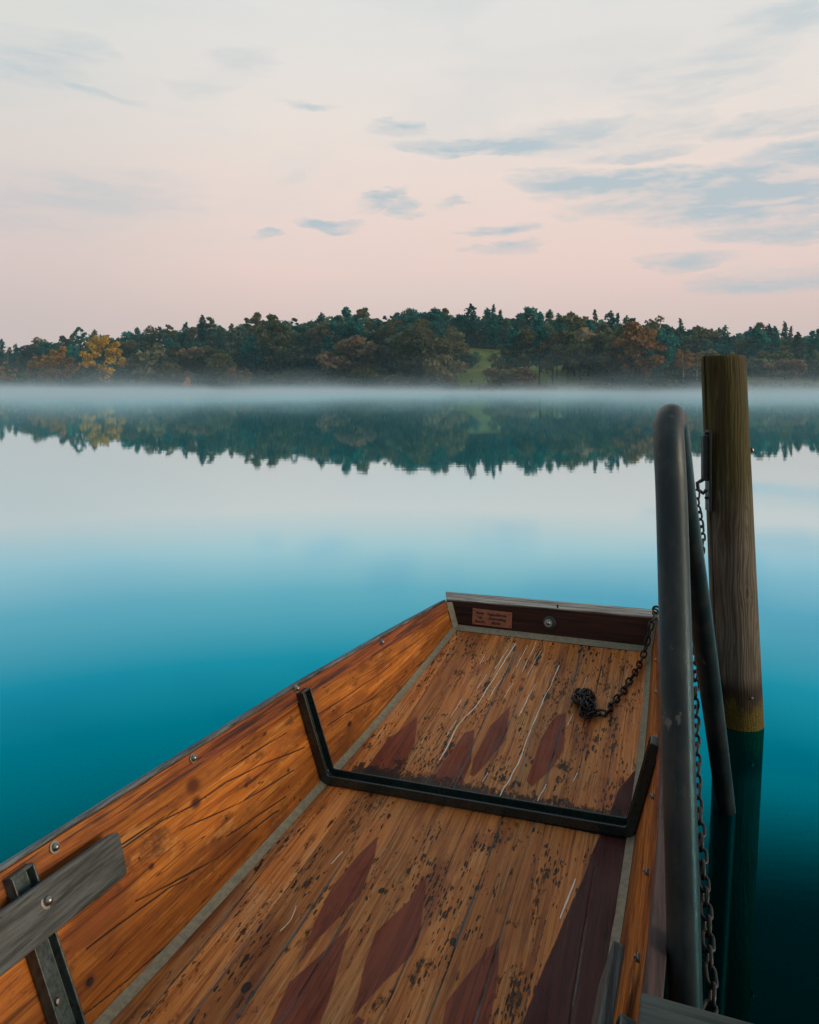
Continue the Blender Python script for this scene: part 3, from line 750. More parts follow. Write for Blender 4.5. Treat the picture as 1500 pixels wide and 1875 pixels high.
def arc_resample(ctrl, pitch):
    P_ = [Vector(p) for p in ctrl]; out = []
    for i in range(len(P_) - 1):
        p0, p1, p2, p3 = P_[max(i - 1, 0)], P_[i], P_[i + 1], P_[min(i + 2, len(P_) - 1)]
        for k in range(60):
            t_ = k / 60
            out.append(.5 * ((2 * p1) + (p2 - p0) * t_ + (2 * p0 - 5 * p1 + 4 * p2 - p3) * t_ ** 2 + (3 * p1 - p0 - 3 * p2 + p3) * t_ ** 3))
    out.append(P_[-1]); res = [out[0]]; acc = 0
    for a, b_ in zip(out[:-1], out[1:]):
        acc += (b_ - a).length
        if acc >= pitch: res.append(b_); acc -= pitch
    return res


def lay_chain(root, ctrl, pitch, phase=0.0, flat_from=None, scale=1.0):
    global LINK
    pts = arc_resample(ctrl, pitch); r_ = random.Random(5)
    for i in range(len(pts) - 1):
        c = (pts[i] + pts[i + 1]) / 2; t_ = (pts[i + 1] - pts[i]).normalized()
        up = Vector((0, 0, 1)) - t_ * t_.z
        if up.length < .15: up = Vector((.3, -1, 0)); up -= t_ * up.dot(t_)
        up.normalize(); sd = t_.cross(up)
        an = phase + (i % 2) * math.pi / 2 + r_.uniform(-.25, .25)
        if flat_from and c.z < flat_from: an = (i % 2) * math.pi / 2 + math.pi / 4 + r_.uniform(-.2, .2)
        y = up * math.sin(an) + sd * math.cos(an); z = t_.cross(y)
        M = Matrix((t_, y, z)).transposed().to_4x4() @ Matrix.Scale(scale, 4); M.translation = c - Vector(root.location)
        if LINK is None:
            o = link_mesh(.052, .032, .0045).build('link', M_BLACK, None, autosm=0); LINK = o
        else:
            o = LINK.copy(); COL.objects.link(o)
        o.parent = root; o.matrix_local = M


W_ = lambda p: BM @ Vector(p)
c0 = W_((-.093, 3.845, .40))
chain1 = empty('mooring_chain', c0, 0, 'black iron chain hanging over the bow board and heaped on the boat floor', 'chain')
zfl = lambda s: float(zf(s))
lay_chain(chain1, [W_(p) for p in [(-.093, 3.845, .402), (-.100, 3.812, .388), (-.117, 3.775, .342), (-.137, 3.70, .258), (-.160, 3.60, .213), (-.180, 3.50, zfl(3.5) + .022), (-.205, 3.42, zfl(3.42) + .014), (-.222, 3.34, zfl(3.34) + .012),
                                   (-.245, 3.28, zfl(3.28) + .012), (-.262, 3.235, zfl(3.235) + .012), (-.262, 3.185, zfl(3.18) + .012), (-.285, 3.15, zfl(3.15) + .013), (-.312, 3.155, zfl(3.15) + .016)]], .0395, .5, .18)
# the heap: the same chain doubled over itself
lay_chain(chain1, [W_(p) for p in [(-.305, 3.15, .152), (-.345, 3.10, .150), (-.375, 3.12, .156), (-.335, 3.17, .168), (-.350, 3.20, .166), (-.400, 3.20, .163), (-.418, 3.245, .163), (-.375, 3.26, .178), (-.345, 3.225, .186), (-.375, 3.19, .186), (-.405, 3.23, .188), (-.38, 3.28, .176), (-.352, 3.29, .168), (-.335, 3.23, .176), (-.36, 3.165, .178), (-.345, 3.12, .172), (-.37, 3.14, .185), (-.385, 3.215, .195)]], .030, .3, None, 1.02)
lay_chain(chain1, [W_(p) for p in [(-.410, 3.27, .160), (-.388, 3.235, .172), (-.37, 3.25, .186), (-.40, 3.21, .176), (-.37, 3.17, .172), (-.34, 3.19, .176), (-.33, 3.15, .164), (-.36, 3.11, .160)]], .026, 1.1, None, 1.0)

# ------------------------------------------------------------------ mooring post, handrail, dock
def mat_post():
    m, t, b = new_mat('green_stained_post'); co = t.obj()
    sp = t.n('ShaderNodeSeparateXYZ', {0: co}); zz = sp.outputs[2]
    warp = t.scaled(t.noise(t.scaled(co, (14, 14, 3.0)), 1, 2, .5, 0, True), (.05, .05, .0))
    cw = t.vmath('ADD', co, warp)
    g = t.noise(t.scaled(cw, (48, 48, 2.2)), 1, 4, .6, .8); g1 = t.noise(t.scaled(co, (260, 260, 9)), 1, 3, .6)
    rings = t.n('ShaderNodeTexWave', {'Vector': t.scaled(cw, (1, 1, .06)), 'Scale': 22.0, 'Distortion': 9.0, 'Detail': 2.0, 'Detail Scale': 1.4}, bands_direction='X').outputs['Fac']
    gg = t.math('ADD', .12, t.math('ADD', t.math('MULTIPLY', g, .5), t.math('MULTIPLY', rings, .2)))
    for kx, ky, kz, kr in ((.006, -.1, 1.17, .034), (.012, -.1, .93, .05), (.045, -.09, 1.32, .03), (.0, -.1, .60, .03)):
        dv = t.n('ShaderNodeVectorMath', {0: t.scaled(t.vmath('SUBTRACT', co, (kx, ky, kz)), (1, 1, .42))}, operation='LENGTH').outputs['Value']
        wv = t.math('MULTIPLY', t.math('SINE', t.math('ADD', t.math('MULTIPLY', dv, 520.0), t.math('MULTIPLY', g, 9.0))), t.sstep(dv, kr, kr * .3))
        gg = t.math('ADD', gg, t.math('MULTIPLY', wv, .13))
    up = t.ramp(gg, [(.25, (.022, .020, .006)), (.5, (.066, .055, .012)), (.75, (.14, .115, .026))])
    lowc = t.ramp(gg, [(.25, (.042, .035, .026)), (.5, (.12, .10, .073)), (.8, (.25, .225, .185))])
    nz = t.math('MULTIPLY', t.math('SUBTRACT', t.noise(t.scaled(co, (20, 20, 9)), 1, 4, .65), .5), .5)
    hz = t.math('ADD', zz, nz)
    col = t.mix(t.sstep(hz, .75, 1.25), lowc, up)
    brown = t.sstep(t.noise(t.scaled(co, (9, 9, 2.2)), 1, 4), .5, .68)
    col = t.mix(t.math('MULTIPLY', brown, .6), col, (.05, .026, .012))
    col = t.mix(t.sstep(zz, .24, .155), col, (.028, .017, .010))            # wet band
    moss = t.noise(co, 190, 5, .75)
    col = t.mix(t.sstep(t.math('ADD', t.math('MULTIPLY', zz, -1.0), t.math('MULTIPLY', nz, .55)), -.135, -.06), col, t.mix(t.sstep(moss, .36, .64), (.040, .028, .004), (.145, .102, .010)))
    crk = t.sstep(t.noise(t.scaled(cw, (120, 120, 2.2)), 1, 3, .6), .62, .70)
    col = t.mix(t.math('MULTIPLY', crk, .5), col, (.012, .010, .007))
    t.put(b, 'Base Color', col); t.put(b, 'Roughness', .72); t.put(b, 'Specular IOR Level', .25)
    t.put(b, 'Normal', t.bump(t.math('ADD', t.math('SUBTRACT', gg, crk), t.math('MULTIPLY', g1, .4)), .6, .006))
    return m


post_b = Vector((1.481, 3.315, -.9)); post = empty('mooring_post', (1.481, 3.315, 0), 0, 'thick round timber mooring post with mossy foot standing in the water', 'post')
nz_, na_ = 120, 260
Zs = np.concatenate([np.linspace(-.9, 1.630, nz_ - 6), [1.637, 1.642, 1.6445, 1.645, 1.645, 1.645]])
rt = np.concatenate([np.ones(nz_ - 6), [.992, .975, .955, .90, .5, .001]])
An = np.linspace(0, 2 * math.pi, na_ + 1)
ZZ, AA = np.meshgrid(Zs, An, indexing='ij')
rad = (.1030 - .0050 * ZZ) * rt[:, None] * (1 + .018 * (vnoise(np.cos(AA) * 2 + 5, ZZ * 1.4 + np.sin(AA) * 2, 9, 2) - .5))
slot = np.abs(((AA - R(192)) + math.pi) % (2 * math.pi) - math.pi)
rad -= .034 * np.clip(1 - slot / .075, 0, 1) * (rt[:, None] > .9)             # drying split down the near left side
lx = -.0350 * ZZ; ly = .02 * ZZ
grid_obj('post_timber', np.stack([lx + rad * np.cos(AA), ly + rad * np.sin(AA), ZZ], -1), mat_post(), post)
# iron fitting on its left
fx = MB()
px_ = lambda z_: -.0350 * z_ - (.1030 - .0050 * z_)
fx.box((px_(1.17) - .006, -.02, 1.13), (.012, .05, .36)); fx.box((px_(1.2) - .020, -.02, 1.185), (.028, .03, .20)); fx.box((px_(1.3) - .012, -.02, 1.296), (.02, .022, .012))
fx.tube([(px_(1.0) - .002, -.02, 1.01), (px_(1.0) - .028, -.02, 1.008)], .006, 8)
fx.tube([(px_(1.1) - .012, -.02, 1.105), (px_(1.1) - .040, -.02, 1.085), (px_(1.1) - .060, -.025, 1.075), (px_(1.1) - .058, -.028, 1.045), (px_(1.1) - .036, -.03, 1.030), (px_(1.1) - .022, -.03, 1.045)], .0085, 10)
fitting = fx.build('iron_fitting', M_BLACK, post, bevel=.003)
pb = MB(); M = Matrix.Rotation(R(90), 4, 'Y'); M.translation = Vector((.098 - .0375 * 1.22, -.01, 1.22)); pb.lathe([(.012, 0), (.012, .003), (.008, .008), (0, .010)], M, 12); pb.build('nail_head', M_STEEL, post)
pb = MB(); M = Matrix.Rotation(R(90), 4, 'X'); M.translation = Vector((.020 - .006, -.099, .145)); pb.lathe([(.007, 0), (.005, .004), (0, .005)], M, 10); pb.build('nail_head', M_STEEL, post)

def mat_tube():
    m, t, b = new_mat('galvanised_tube'); co = t.obj()
    n1 = t.noise(t.scaled(co, (14, 14, 5)), 1, 5, .65); n2 = t.noise(co, 85, 4, .6)
    col = t.mix(t.sstep(n1, .38, .66), (.017, .029, .033), (.046, .056, .056))
    spot = t.math('MULTIPLY', t.sstep(t.noise(t.scaled(co, (40, 40, 22)), 1, 4, .6), .62, .72), t.sstep(t.noise(t.scaled(co, (6, 6, 4)), 1, 2), .46, .6))
    col = t.mix(t.math('MULTIPLY', spot, .7), col, (.20, .20, .175))
    rust = t.sstep(t.noise(t.scaled(co, (9, 9, 3)), 1, 5, .65), .58, .72)
    col = t.mix(t.math('MULTIPLY', rust, .5), col, (.055, .040, .030))
    t.put(b, 'Base Color', col); t.put(b, 'Metallic', .35); t.put(b, 'Roughness', t.math('ADD', .34, t.math('MULTIPLY', n2, .2)))
    t.put(b, 'Normal', t.bump(n2, .12, .002)); return m


hr = empty('ladder_handrail', (.532, 1.42, 0), 0, 'bent grey steel tube handrail rising in front of the timber post', 'handrail')
ctrl = [(.528, 1.395, -.35), (.532, 1.42, .25), (.543, 1.49, .80), (.5535, 1.555, 1.24), (.556, 1.575, 1.350), (.568, 1.615, 1.415), (.594, 1.668, 1.431), (.622, 1.725, 1.388), (.648, 1.775, 1.315), (.70, 1.872, 1.175), (.829, 2.10, .847), (.98, 2.364, .42), (1.125, 2.62, 0), (1.225, 2.80, -.28)]
pts = arc_resample(ctrl, .02)
mb = MB(); mb.tube([p - Vector(hr.location) for p in pts], .0322, 28, ref=(1, 0, 0)); mb.build('tube', mat_tube(), hr)

M_DOCK = mat_weathered('dark_dock_plank', (.016, .024, .025), (.055, .072, .068), axis=0, cracks=.7)
M_BEAM = mat_weathered('dark_dock_beam', (.022, .016, .010), (.060, .042, .024), axis=0, cracks=.5)
dock = empty('jetty', (0, 0, 0), -BOAT_AZ + R(-1), 'dark weathered plank jetty at the bottom right beside the boat', 'jetty')
DM = Matrix.Rotation(-BOAT_AZ + R(-1), 4, 'Z').inverted()
e0 = DM @ Vector((.400, 1.276, .455))        # near end corner of the first plank
for i in range(14):
    mb = MB(); y1 = e0.y - i * .152; r_ = random.Random(i)
    x0 = e0.x + (0 if i == 0 else r_.uniform(-.012, .012) + .015)
    mb.box((x0 + .75, y1 - .0725, .455 - .022 + r_.uniform(-.001, .001)), (1.5, .145, .044))
    mb.build('plank', M_DOCK, dock, bevel=.004)
mb = MB()
for k in (.10, 1.35): mb.box((e0.x + k + .05, e0.y - 1.07, .36), (.10, 2.1, .10))
mb.build('beam', M_BEAM, dock, bevel=.004)
for a, c_ in ((.16, -.14), (1.40, -.14), (.16, -1.9), (1.40, -1.9)):
    mb = MB(); mb.tube([(e0.x + a, e0.y + c_, -1), (e0.x + a, e0.y + c_, .31)], .06, 14); mb.build('pile', M_BEAM, dock)

chain2 = empty('post_chain', (1.264, 3.22, 1.06), 0, 'thin dark chain hanging from the iron fitting on the post down towards the jetty', 'chain')
lay_chain(chain2, [(1.277, 3.275, 1.045), (1.268, 3.255, 1.00), (1.258, 3.2, .955), (1.231, 3.1, .869), (1.15, 2.92, .76), (1.06, 2.70, .668), (.972, 2.5, .590), (.895, 2.31, .502), (.799, 2.05, .407), (.763, 1.94, .362), (.717, 1.80, .313), (.671, 1.66, .280), (.642, 1.575, .258), (.632, 1.535, .240), (.612, 1.50, .232), (.585, 1.47, .235), (.575, 1.44, .25)], .0385, .4)

mb = MB(); tw = [W_((-1.002, 1.834, .048)), W_((-.993, 1.80, .0475)), W_((-.991, 1.774, .046)), W_((-1.001, 1.735, .042))]
mb.tube(arc_resample(tw, .012), .0016, 6); tag(mb.build('wood_splinter', mat_simple('pale_splinter', (.62, .55, .42), .6)), 'thin pale curved splinter lying on the boat floor', 'splinter')
#@@FAR
# ------------------------------------------------------------------ water, far shore
def mat_water():
    m, t, b = new_mat('lake_water'); t.N.remove(b); co = t.obj()
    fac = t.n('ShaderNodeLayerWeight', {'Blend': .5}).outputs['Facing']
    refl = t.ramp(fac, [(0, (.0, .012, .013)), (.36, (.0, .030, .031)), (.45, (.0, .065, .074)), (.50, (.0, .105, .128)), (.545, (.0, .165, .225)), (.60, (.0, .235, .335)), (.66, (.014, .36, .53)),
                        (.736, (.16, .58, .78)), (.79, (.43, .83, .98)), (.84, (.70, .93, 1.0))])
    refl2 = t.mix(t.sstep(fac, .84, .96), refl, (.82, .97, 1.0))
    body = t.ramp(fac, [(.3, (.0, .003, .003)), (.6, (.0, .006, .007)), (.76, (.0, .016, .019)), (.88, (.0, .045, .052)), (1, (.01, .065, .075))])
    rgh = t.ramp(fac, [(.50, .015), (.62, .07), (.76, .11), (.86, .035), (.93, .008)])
    big = t.noise(t.scaled(co, (.05, .16, 1)), 1, 3, .5); small = t.noise(t.scaled(co, (1.3, 3.2, 1)), 1, 3, .5)
    h = t.math('ADD', t.math('MULTIPLY', big, 1.0), t.math('MULTIPLY', small, .10))
    rip = t.noise(t.scaled(co, (.55, 2.6, 1)), 1, 4, .6)
    n0 = t.bump(h, .05, .05); bn = t.n('ShaderNodeBump', {'Height': rip, 'Strength': 1.0, 'Distance': .0006, 'Normal': n0}); nrm = bn.outputs[0]
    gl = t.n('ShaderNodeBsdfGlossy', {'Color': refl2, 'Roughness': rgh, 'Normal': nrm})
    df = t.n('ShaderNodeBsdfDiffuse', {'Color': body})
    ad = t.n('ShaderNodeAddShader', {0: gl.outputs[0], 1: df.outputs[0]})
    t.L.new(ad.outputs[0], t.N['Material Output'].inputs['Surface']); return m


mb = MB(); mb.add([(-2500, -1500, 0), (2500, -1500, 0), (2500, 1500, 0), (-2500, 1500, 0)], [(0, 1, 2, 3)])
tag(mb.build('water', mat_water()), kind='structure')

SHORE = ([-700, -250, 0, 150, 300, 500, 700, 850, 1000, 1300, 1500, 1750, 2300], [480, 450, 430, 400, 370, 330, 285, 255, 240, 228, 222, 216, 215])
HILL = ([-700, -250, 0, 100, 220, 400, 600, 900, 1050, 1200, 1350, 1500, 2300], [5, 9, 14, 17, 19, 20, 21, 20, 15, 12, 9, 8, 8])
SKY = ([-700, -250, 0, 30, 60, 110, 160, 210, 260, 300, 340, 400, 440, 480, 520, 560, 620, 660, 700, 780, 860, 910, 960, 1000, 1060, 1110, 1160, 1200, 1240, 1280, 1340, 1400, 1440, 1500, 1750, 2300],
       [655, 648, 632, 630, 622, 608, 605, 604, 602, 592, 592, 586, 580, 576, 577, 575, 566, 562, 570, 562, 563, 562, 568, 574, 570, 574, 584, 588, 590, 596, 600, 590, 602, 600, 606, 640])
PX = lambda x, y: 750 + 1350 * np.asarray(x) / np.asarray(y)
sst = lambda x, a, c: np.clip((x - a) / (c - a), 0, 1) ** 2 * (3 - 2 * np.clip((x - a) / (c - a), 0, 1))


def ground(x, y):
    x = np.asarray(x, float); y = np.maximum(np.asarray(y, float), 1); p = PX(x, y)
    d = y - np.interp(p, *SHORE) - 5 * np.sin(x * .045) - 2.0 * np.sin(x * .17 + 1)
    bank = np.where(d < 0, np.maximum(d * .12, -2.5), 1.1 * (1 - np.exp(-d / 3)) + 2.2 * sst(d, 4, 40))
    return bank + np.interp(p, *HILL) * sst(d, 22, 118) + .5 * (vnoise(x * .06, y * .06, 4, 3) - .5) * sst(d, 5, 30)


def mat_ground():
    m, t, b = new_mat('meadow_grass'); co = t.obj()
    n = t.noise(co, .12, 5, .6); n2 = t.noise(co, 1.4, 4, .7)
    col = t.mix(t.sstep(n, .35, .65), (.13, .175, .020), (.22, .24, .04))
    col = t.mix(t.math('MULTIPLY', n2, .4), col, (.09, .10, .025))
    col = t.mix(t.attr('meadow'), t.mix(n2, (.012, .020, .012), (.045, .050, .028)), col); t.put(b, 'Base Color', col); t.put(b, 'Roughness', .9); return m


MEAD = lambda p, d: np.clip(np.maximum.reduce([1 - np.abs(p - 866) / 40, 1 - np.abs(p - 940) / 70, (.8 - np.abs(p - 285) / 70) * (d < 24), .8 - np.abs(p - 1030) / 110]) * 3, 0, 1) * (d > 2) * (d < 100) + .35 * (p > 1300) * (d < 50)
th = np.concatenate([np.linspace(-70, -33, 20), np.linspace(-32, 32, 130), np.linspace(33, 70, 20)])
ds = np.concatenate([np.linspace(-25, 130, 70), np.array([150, 190, 260, 400, 700, 1200, 2200])])
TH, DS = np.meshgrid(np.tan(np.radians(th)), ds, indexing='ij')
sh_ = np.interp(750 + 1350 * TH, *SHORE); GY = sh_ + DS; GX = TH * GY
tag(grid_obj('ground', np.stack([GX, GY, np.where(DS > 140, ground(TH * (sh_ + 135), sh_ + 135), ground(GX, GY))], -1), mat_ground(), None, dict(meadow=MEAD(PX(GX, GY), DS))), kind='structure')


# ---- trees
def mat_leaf(name, c0, c1, c2=None, warm=None):
    m, t, b = new_mat(name)
    oi = t.n('ShaderNodeObjectInfo').outputs['Random']; gi = t.n('ShaderNodeNewGeometry').outputs['Random Per Island']
    co = t.obj(); cl = t.noise(co, .38, 3, .6)
    col = t.mix(t.math('ADD', t.math('MULTIPLY', gi, .5), t.math('MULTIPLY', cl, .5)), c0, c1)
    if c2: col = t.mix(t.math('MULTIPLY', t.sstep(oi, .25, .95), .85), col, c2)
    k = t.math('ADD', 1.0, t.math('MULTIPLY', t.math('FRACT', t.math('MULTIPLY', oi, 17.3)), 1.0)); col = t.mix(1.0, col, t.n('ShaderNodeCombineXYZ', {0: k, 1: k, 2: k}).outputs[0], 'MULTIPLY')
    t.put(b, 'Base Color', col); t.put(b, 'Roughness', .8); t.put(b, 'Specular IOR Level', .1)
    tr = t.n('ShaderNodeBsdfTranslucent', {'Color': col}); mx = t.n('ShaderNodeMixShader', {0: .35, 1: b.outputs[0], 2: tr.outputs[0]})
    t.L.new(mx.outputs[0], t.N['Material Output'].inputs['Surface']); return m


L_DARK = mat_leaf('dark_blue_green_leaves', (.006, .075, .068), (.040, .200, .170), (.130, .160, .090))
L_PINE = mat_leaf('pine_needles', (.004, .065, .063), (.028, .165, .150), (.110, .125, .075))
L_OLIVE = mat_leaf('olive_brown_leaves', (.045, .060, .026), (.18, .165, .068), (.135, .110, .055))
L_BUSH = mat_leaf('grey_green_shrub_leaves', (.05, .075, .045), (.17, .18, .105), (.19, .12, .075))
L_GOLD = mat_leaf('golden_leaves', (.20, .13, .014), (.78, .50, .05))
L_RUST = mat_leaf('rusty_leaves', (.085, .050, .018), (.29, .15, .045))
L_AMBER = mat_leaf('amber_leaves', (.12, .070, .016), (.52, .27, .045))
L_ORANGE = mat_leaf('orange_reeds', (.45, .17, .06), (.62, .27, .10))
M_TRUNK = mat_simple('tree_bark', (.045, .036, .028), .85, 0, .5, 3)
M_BIRCH = mat_simple('pale_birch_bark', (.50, .42, .36), .8, 0, .5, 2.2, (.12, .09, .07))


def leaf_mesh(name, C_, N_size, mat, flat=.0, seed=0):
    """C_: (n,3) leaf clump centres, N_size: (n,) sizes -> one mesh of small bent leaf clumps"""
    r = np.random.default_rng(seed); n = len(C_)
    a = r.normal(size=(n, 3)); a[:, 2] *= (1 - flat); a /= np.linalg.norm(a, axis=1)[:, None]
    b_ = r.normal(size=(n, 3)); b_[:, 2] *= (1 - flat); b_ -= a * (a * b_).sum(1)[:, None]; b_ /= np.linalg.norm(b_, axis=1)[:, None]
    k = N_size[:, None]
    P = np.stack([C_ - a * k * .6, C_ + b_ * k * .42 + a * k * .05, C_ + a * k * .6, C_ - b_ * k * .42], 1)
    P += r.normal(size=P.shape) * k[:, None] * .12
    me = bpy.data.meshes.new(name)
    me.vertices.add(4 * n); me.vertices.foreach_set('co', P.reshape(-1).astype(np.float32))
    me.loops.add(4 * n); me.loops.foreach_set('vertex_index', np.arange(4 * n, dtype=np.int32))
    me.polygons.add(n); me.polygons.foreach_set('loop_start', np.arange(0, 4 * n, 4, dtype=np.int32))
    me.update(calc_edges=True); me.materials.append(mat); me.validate(); return me


def blob_crown(h, cr, base, nb, per, leaf, seed, mat, name='crown', top=.0, sparse=1.0, lobes=None):
    """a broad crown: clusters of leaf clumps set about an uneven outline"""
    r = np.random.default_rng(seed); C_ = []; sz = []
    cz = (base + h) / 2; hz = (h - base) / 2
    for i in range(nb):
        u = r.normal(size=3); u /= np.linalg.norm(u); q = r.uniform(.35, .9) ** .6
        wz = u[2] * q; wr = math.sqrt(max(.05, 1 - (abs(wz) ** (2.2 if wz > 0 else 3)))) if top == 0 else max(.12, 1 - (wz + 1) / 2 * top)
        p = np.array([u[0] * q * cr * wr * 1.05, u[1] * q * cr * wr * 1.05, cz + wz * hz * .95])
        br = cr * r.uniform(.20, .38) * sparse
        d = r.normal(size=(per, 3)); d /= np.linalg.norm(d, axis=1)[:, None]
        C_.append(p + d * (br * r.uniform(.55, 1.08, (per, 1))) * np.array([1, 1, .72])); sz.append(leaf * r.uniform(.6, 1.3, per))
    return leaf_mesh(name, np.concatenate(C_), np.concatenate(sz), mat, .15, seed)


def pine_crown(h, cr, base, layers, per, leaf, seed, mat, conic=1.0, gap=.5):
    """whorls of flat needle sprays on an upright stem"""
    r = np.random.default_rng(seed); C_ = []; sz = []
    for i in range(layers):
        k = i / (layers - 1); z = base + (h - base) * k
        rad = cr * ((1 - k) ** conic) * r.uniform(.7, 1.12) + .35
        nbr = r.integers(4, 8)
        for a in r.uniform(0, 2 * math.pi, nbr):
            L = rad * r.uniform(.6, 1.1); n = max(4, int(per * L / cr))
            q = r.uniform(.15, 1, n) ** .8
            zz = z + (q * L) * r.uniform(-.25, .18) + r.normal(size=n) * .28 * (h / 16)
            sp = r.normal(size=(n, 2)) * (.16 + .20 * q[:, None]) * L * .55
            C_.append(np.stack([np.cos(a) * q * L + sp[:, 0], np.sin(a) * q * L + sp[:, 1], zz], -1)); sz.append(leaf * r.uniform(.6, 1.3, n))
    C_.append(np.stack([r.normal(size=14) * .15, r.normal(size=14) * .15, h - r.random(14) * 1.3], -1)); sz.append(leaf * r.uniform(.5, .9, 14))
    return leaf_mesh('crown', np.concatenate(C_), np.concatenate(sz), mat, .45, seed)


def trunk_mesh(h, r0, seed, mat, limbs=4, lean=(0, 0), spread=.3, base=.35):
    r = random.Random(seed); mb = MB(); pa = []
    for k in np.linspace(0, 1, 9): pa.append((lean[0] * k + r.uniform(-.12, .12) * k * 2, lean[1] * k + r.uniform(-.12, .12) * k * 2, h * k - .4 * (k == 0)))
    mb.tube(pa, [r0 * (1 - .82 * k) for k in np.linspace(0, 1, 9)], 8)
    for i in range(limbs):
        k = base + (.9 - base) * (i + r.random()) / limbs; a = r.uniform(0, 6.28); L = h * spread * (1.15 - k)
        p = Vector(pa[int(k * 8)]); q = [p, p + Vector((math.cos(a) * L * .5, math.sin(a) * L * .5, L * .35)), p + Vector((math.cos(a) * L, math.sin(a) * L, L * .85))]
        mb.tube(q, [r0 * (.5 - .35 * k), r0 * .25, r0 * .08], 6)
    me_o = mb.build('trunk', mat, None, autosm=0); me = me_o.data; bpy.data.objects.remove(me_o); return me


PROTO = {}


def proto(kind, var):
    key = (kind, var)
    if key in PROTO: return PROTO[key]
    sd = 100 * ['broad', 'tall', 'pine', 'spruce', 'scots', 'bush', 'shrub', 'birch'].index(kind) + var
    if kind == 'broad': r_ = (blob_crown(15, 5.2, 3.0, 26, 62, .80, sd, L_DARK if var % 3 else L_OLIVE), trunk_mesh(11.5, .30, sd, M_TRUNK, 6), 15)
    elif kind == 'tall': r_ = (blob_crown(18, 3.7, 4.5, 24, 60, .78, sd, L_DARK if var % 2 else L_OLIVE, top=.55), trunk_mesh(15.5, .26, sd, M_TRUNK, 6), 18)
    elif kind == 'pine': r_ = (pine_crown(18, 3.4, 6.0, 14, 24, .85, sd, L_PINE, .42), trunk_mesh(17.3, .26, sd, M_TRUNK, 5, base=.5), 18)
    elif kind == 'spruce': r_ = (pine_crown(18, 3.4, 2.0, 20, 22, .80, sd, L_PINE, .75), trunk_mesh(17.5, .24, sd, M_TRUNK, 0), 18)
    elif kind == 'scots': r_ = (blob_crown(17, 3.3, 9.5, 13, 46, .70, sd, L_PINE, sparse=.85), trunk_mesh(15.0, .24, sd, M_TRUNK, 7, base=.55), 17)
    elif kind == 'bush': r_ = (blob_crown(5, 3.4, .0, 16, 60, .62, sd, L_BUSH if var % 2 else L_OLIVE), trunk_mesh(3.4, .12, sd, M_TRUNK, 3), 5)
    elif kind == 'shrub': r_ = (blob_crown(2.6, 2.2, -.2, 11, 46, .42, sd, L_BUSH if var % 2 else L_RUST if var == 2 else L_OLIVE), trunk_mesh(1.6, .06, sd, M_TRUNK, 2), 2.6)
    elif kind == 'birch': r_ = (blob_crown(12, 2.7, 3.2, 22, 36, .55, sd, L_RUST, sparse=.8), trunk_mesh(10.5, .16, sd, M_BIRCH, 6, (.3, .0)), 12)
    PROTO[key] = r_; return r_


NAMES = {'broad': 'broadleaf_tree', 'tall': 'broadleaf_tree', 'pine': 'pine_tree', 'spruce': 'spruce_tree', 'scots': 'pine_tree', 'bush': 'bush', 'shrub': 'shrub', 'birch': 'birch_tree'}
rt_ = random.Random(12)


def plant(kind, px, d, height=None, top=None, label=None, cat='tree', group=None, var=None, wide=1.0, crown=None, trunk=None, name=None):
    """one tree: px is the bearing in photo columns, d the metres behind the water's edge there"""
    y = float(np.interp(px, *SHORE)) + d; x = (px - 750) / 1350 * y; g_ = float(ground(x, y))
    if top is not None: height = EYE + (710 - top) / 1350 * y - g_
    height = max(height, 1.0)
    v_ = rt_.randrange(6) if var is None else var
    me, tr, h0 = proto(kind, v_)
    o = empty(name or NAMES[kind], (x, y, g_), rt_.uniform(0, 6.28), label, cat, group); k = height / h0; o.scale = (k * wide, k * wide, k)
    for nm, md in (('crown', crown or me), ('trunk', trunk or tr)):
        c_ = bpy.data.objects.new(nm, md); COL.objects.link(c_); c_.parent = o
    return o


G_CREST = 'trees of the wood along the crest'; G_MID = 'trees on the slope below the wood'; G_BUSH = 'bushes along the far bank'
LAB = {'broad': ('dark leafy tree in the dense wood along the ridge across the lake', 'leafy trees of the ridge wood'), 'tall': ('narrow leafy tree in the dense wood along the ridge across the lake', 'narrow leafy trees of the ridge wood'),
       'pine': ('dark conifer with tiered branches in the ridge wood across the lake', 'tiered conifers of the ridge wood'), 'spruce': ('pointed dark spruce in the ridge wood across the lake', 'spruces of the ridge wood'),
       'scots': ('bare-stemmed pine with a small high crown in the ridge wood', 'bare-stemmed pines of the ridge wood')}
# crest: two staggered rows whose tops make the skyline
px = -260.0
while px < 1780:
    kinds = ['broad', 'tall', 'pine', 'scots', 'broad', 'tall'] if px < 650 else ['pine', 'tall', 'scots', 'tall', 'broad', 'pine', 'spruce'] if px < 1200 else ['pine', 'tall', 'pine', 'scots', 'broad', 'spruce']
    k = rt_.choice(kinds); D = rt_.uniform(96, 128)
    t_ = float(np.interp(px, *SKY)) + rt_.choice([-10, -5, -2, 0, 3, 6, 11, 16])
    plant(k, px, D, top=t_, label=LAB[k][0], group=LAB[k][1], wide=rt_.uniform(.9, 1.25))
    px += rt_.uniform(11, 18)
px = -255.0
while px < 1780:
    k = rt_.choice(['broad', 'tall', 'broad', 'pine']); D = rt_.uniform(72, 95)
    if not (838 < px < 985): plant(k, px, D, top=float(np.interp(px, *SKY)) + rt_.uniform(12, 36), label=LAB[k][0], group=LAB[k][1], wide=rt_.uniform(1.0, 1.3))
    px += rt_.uniform(15, 24)
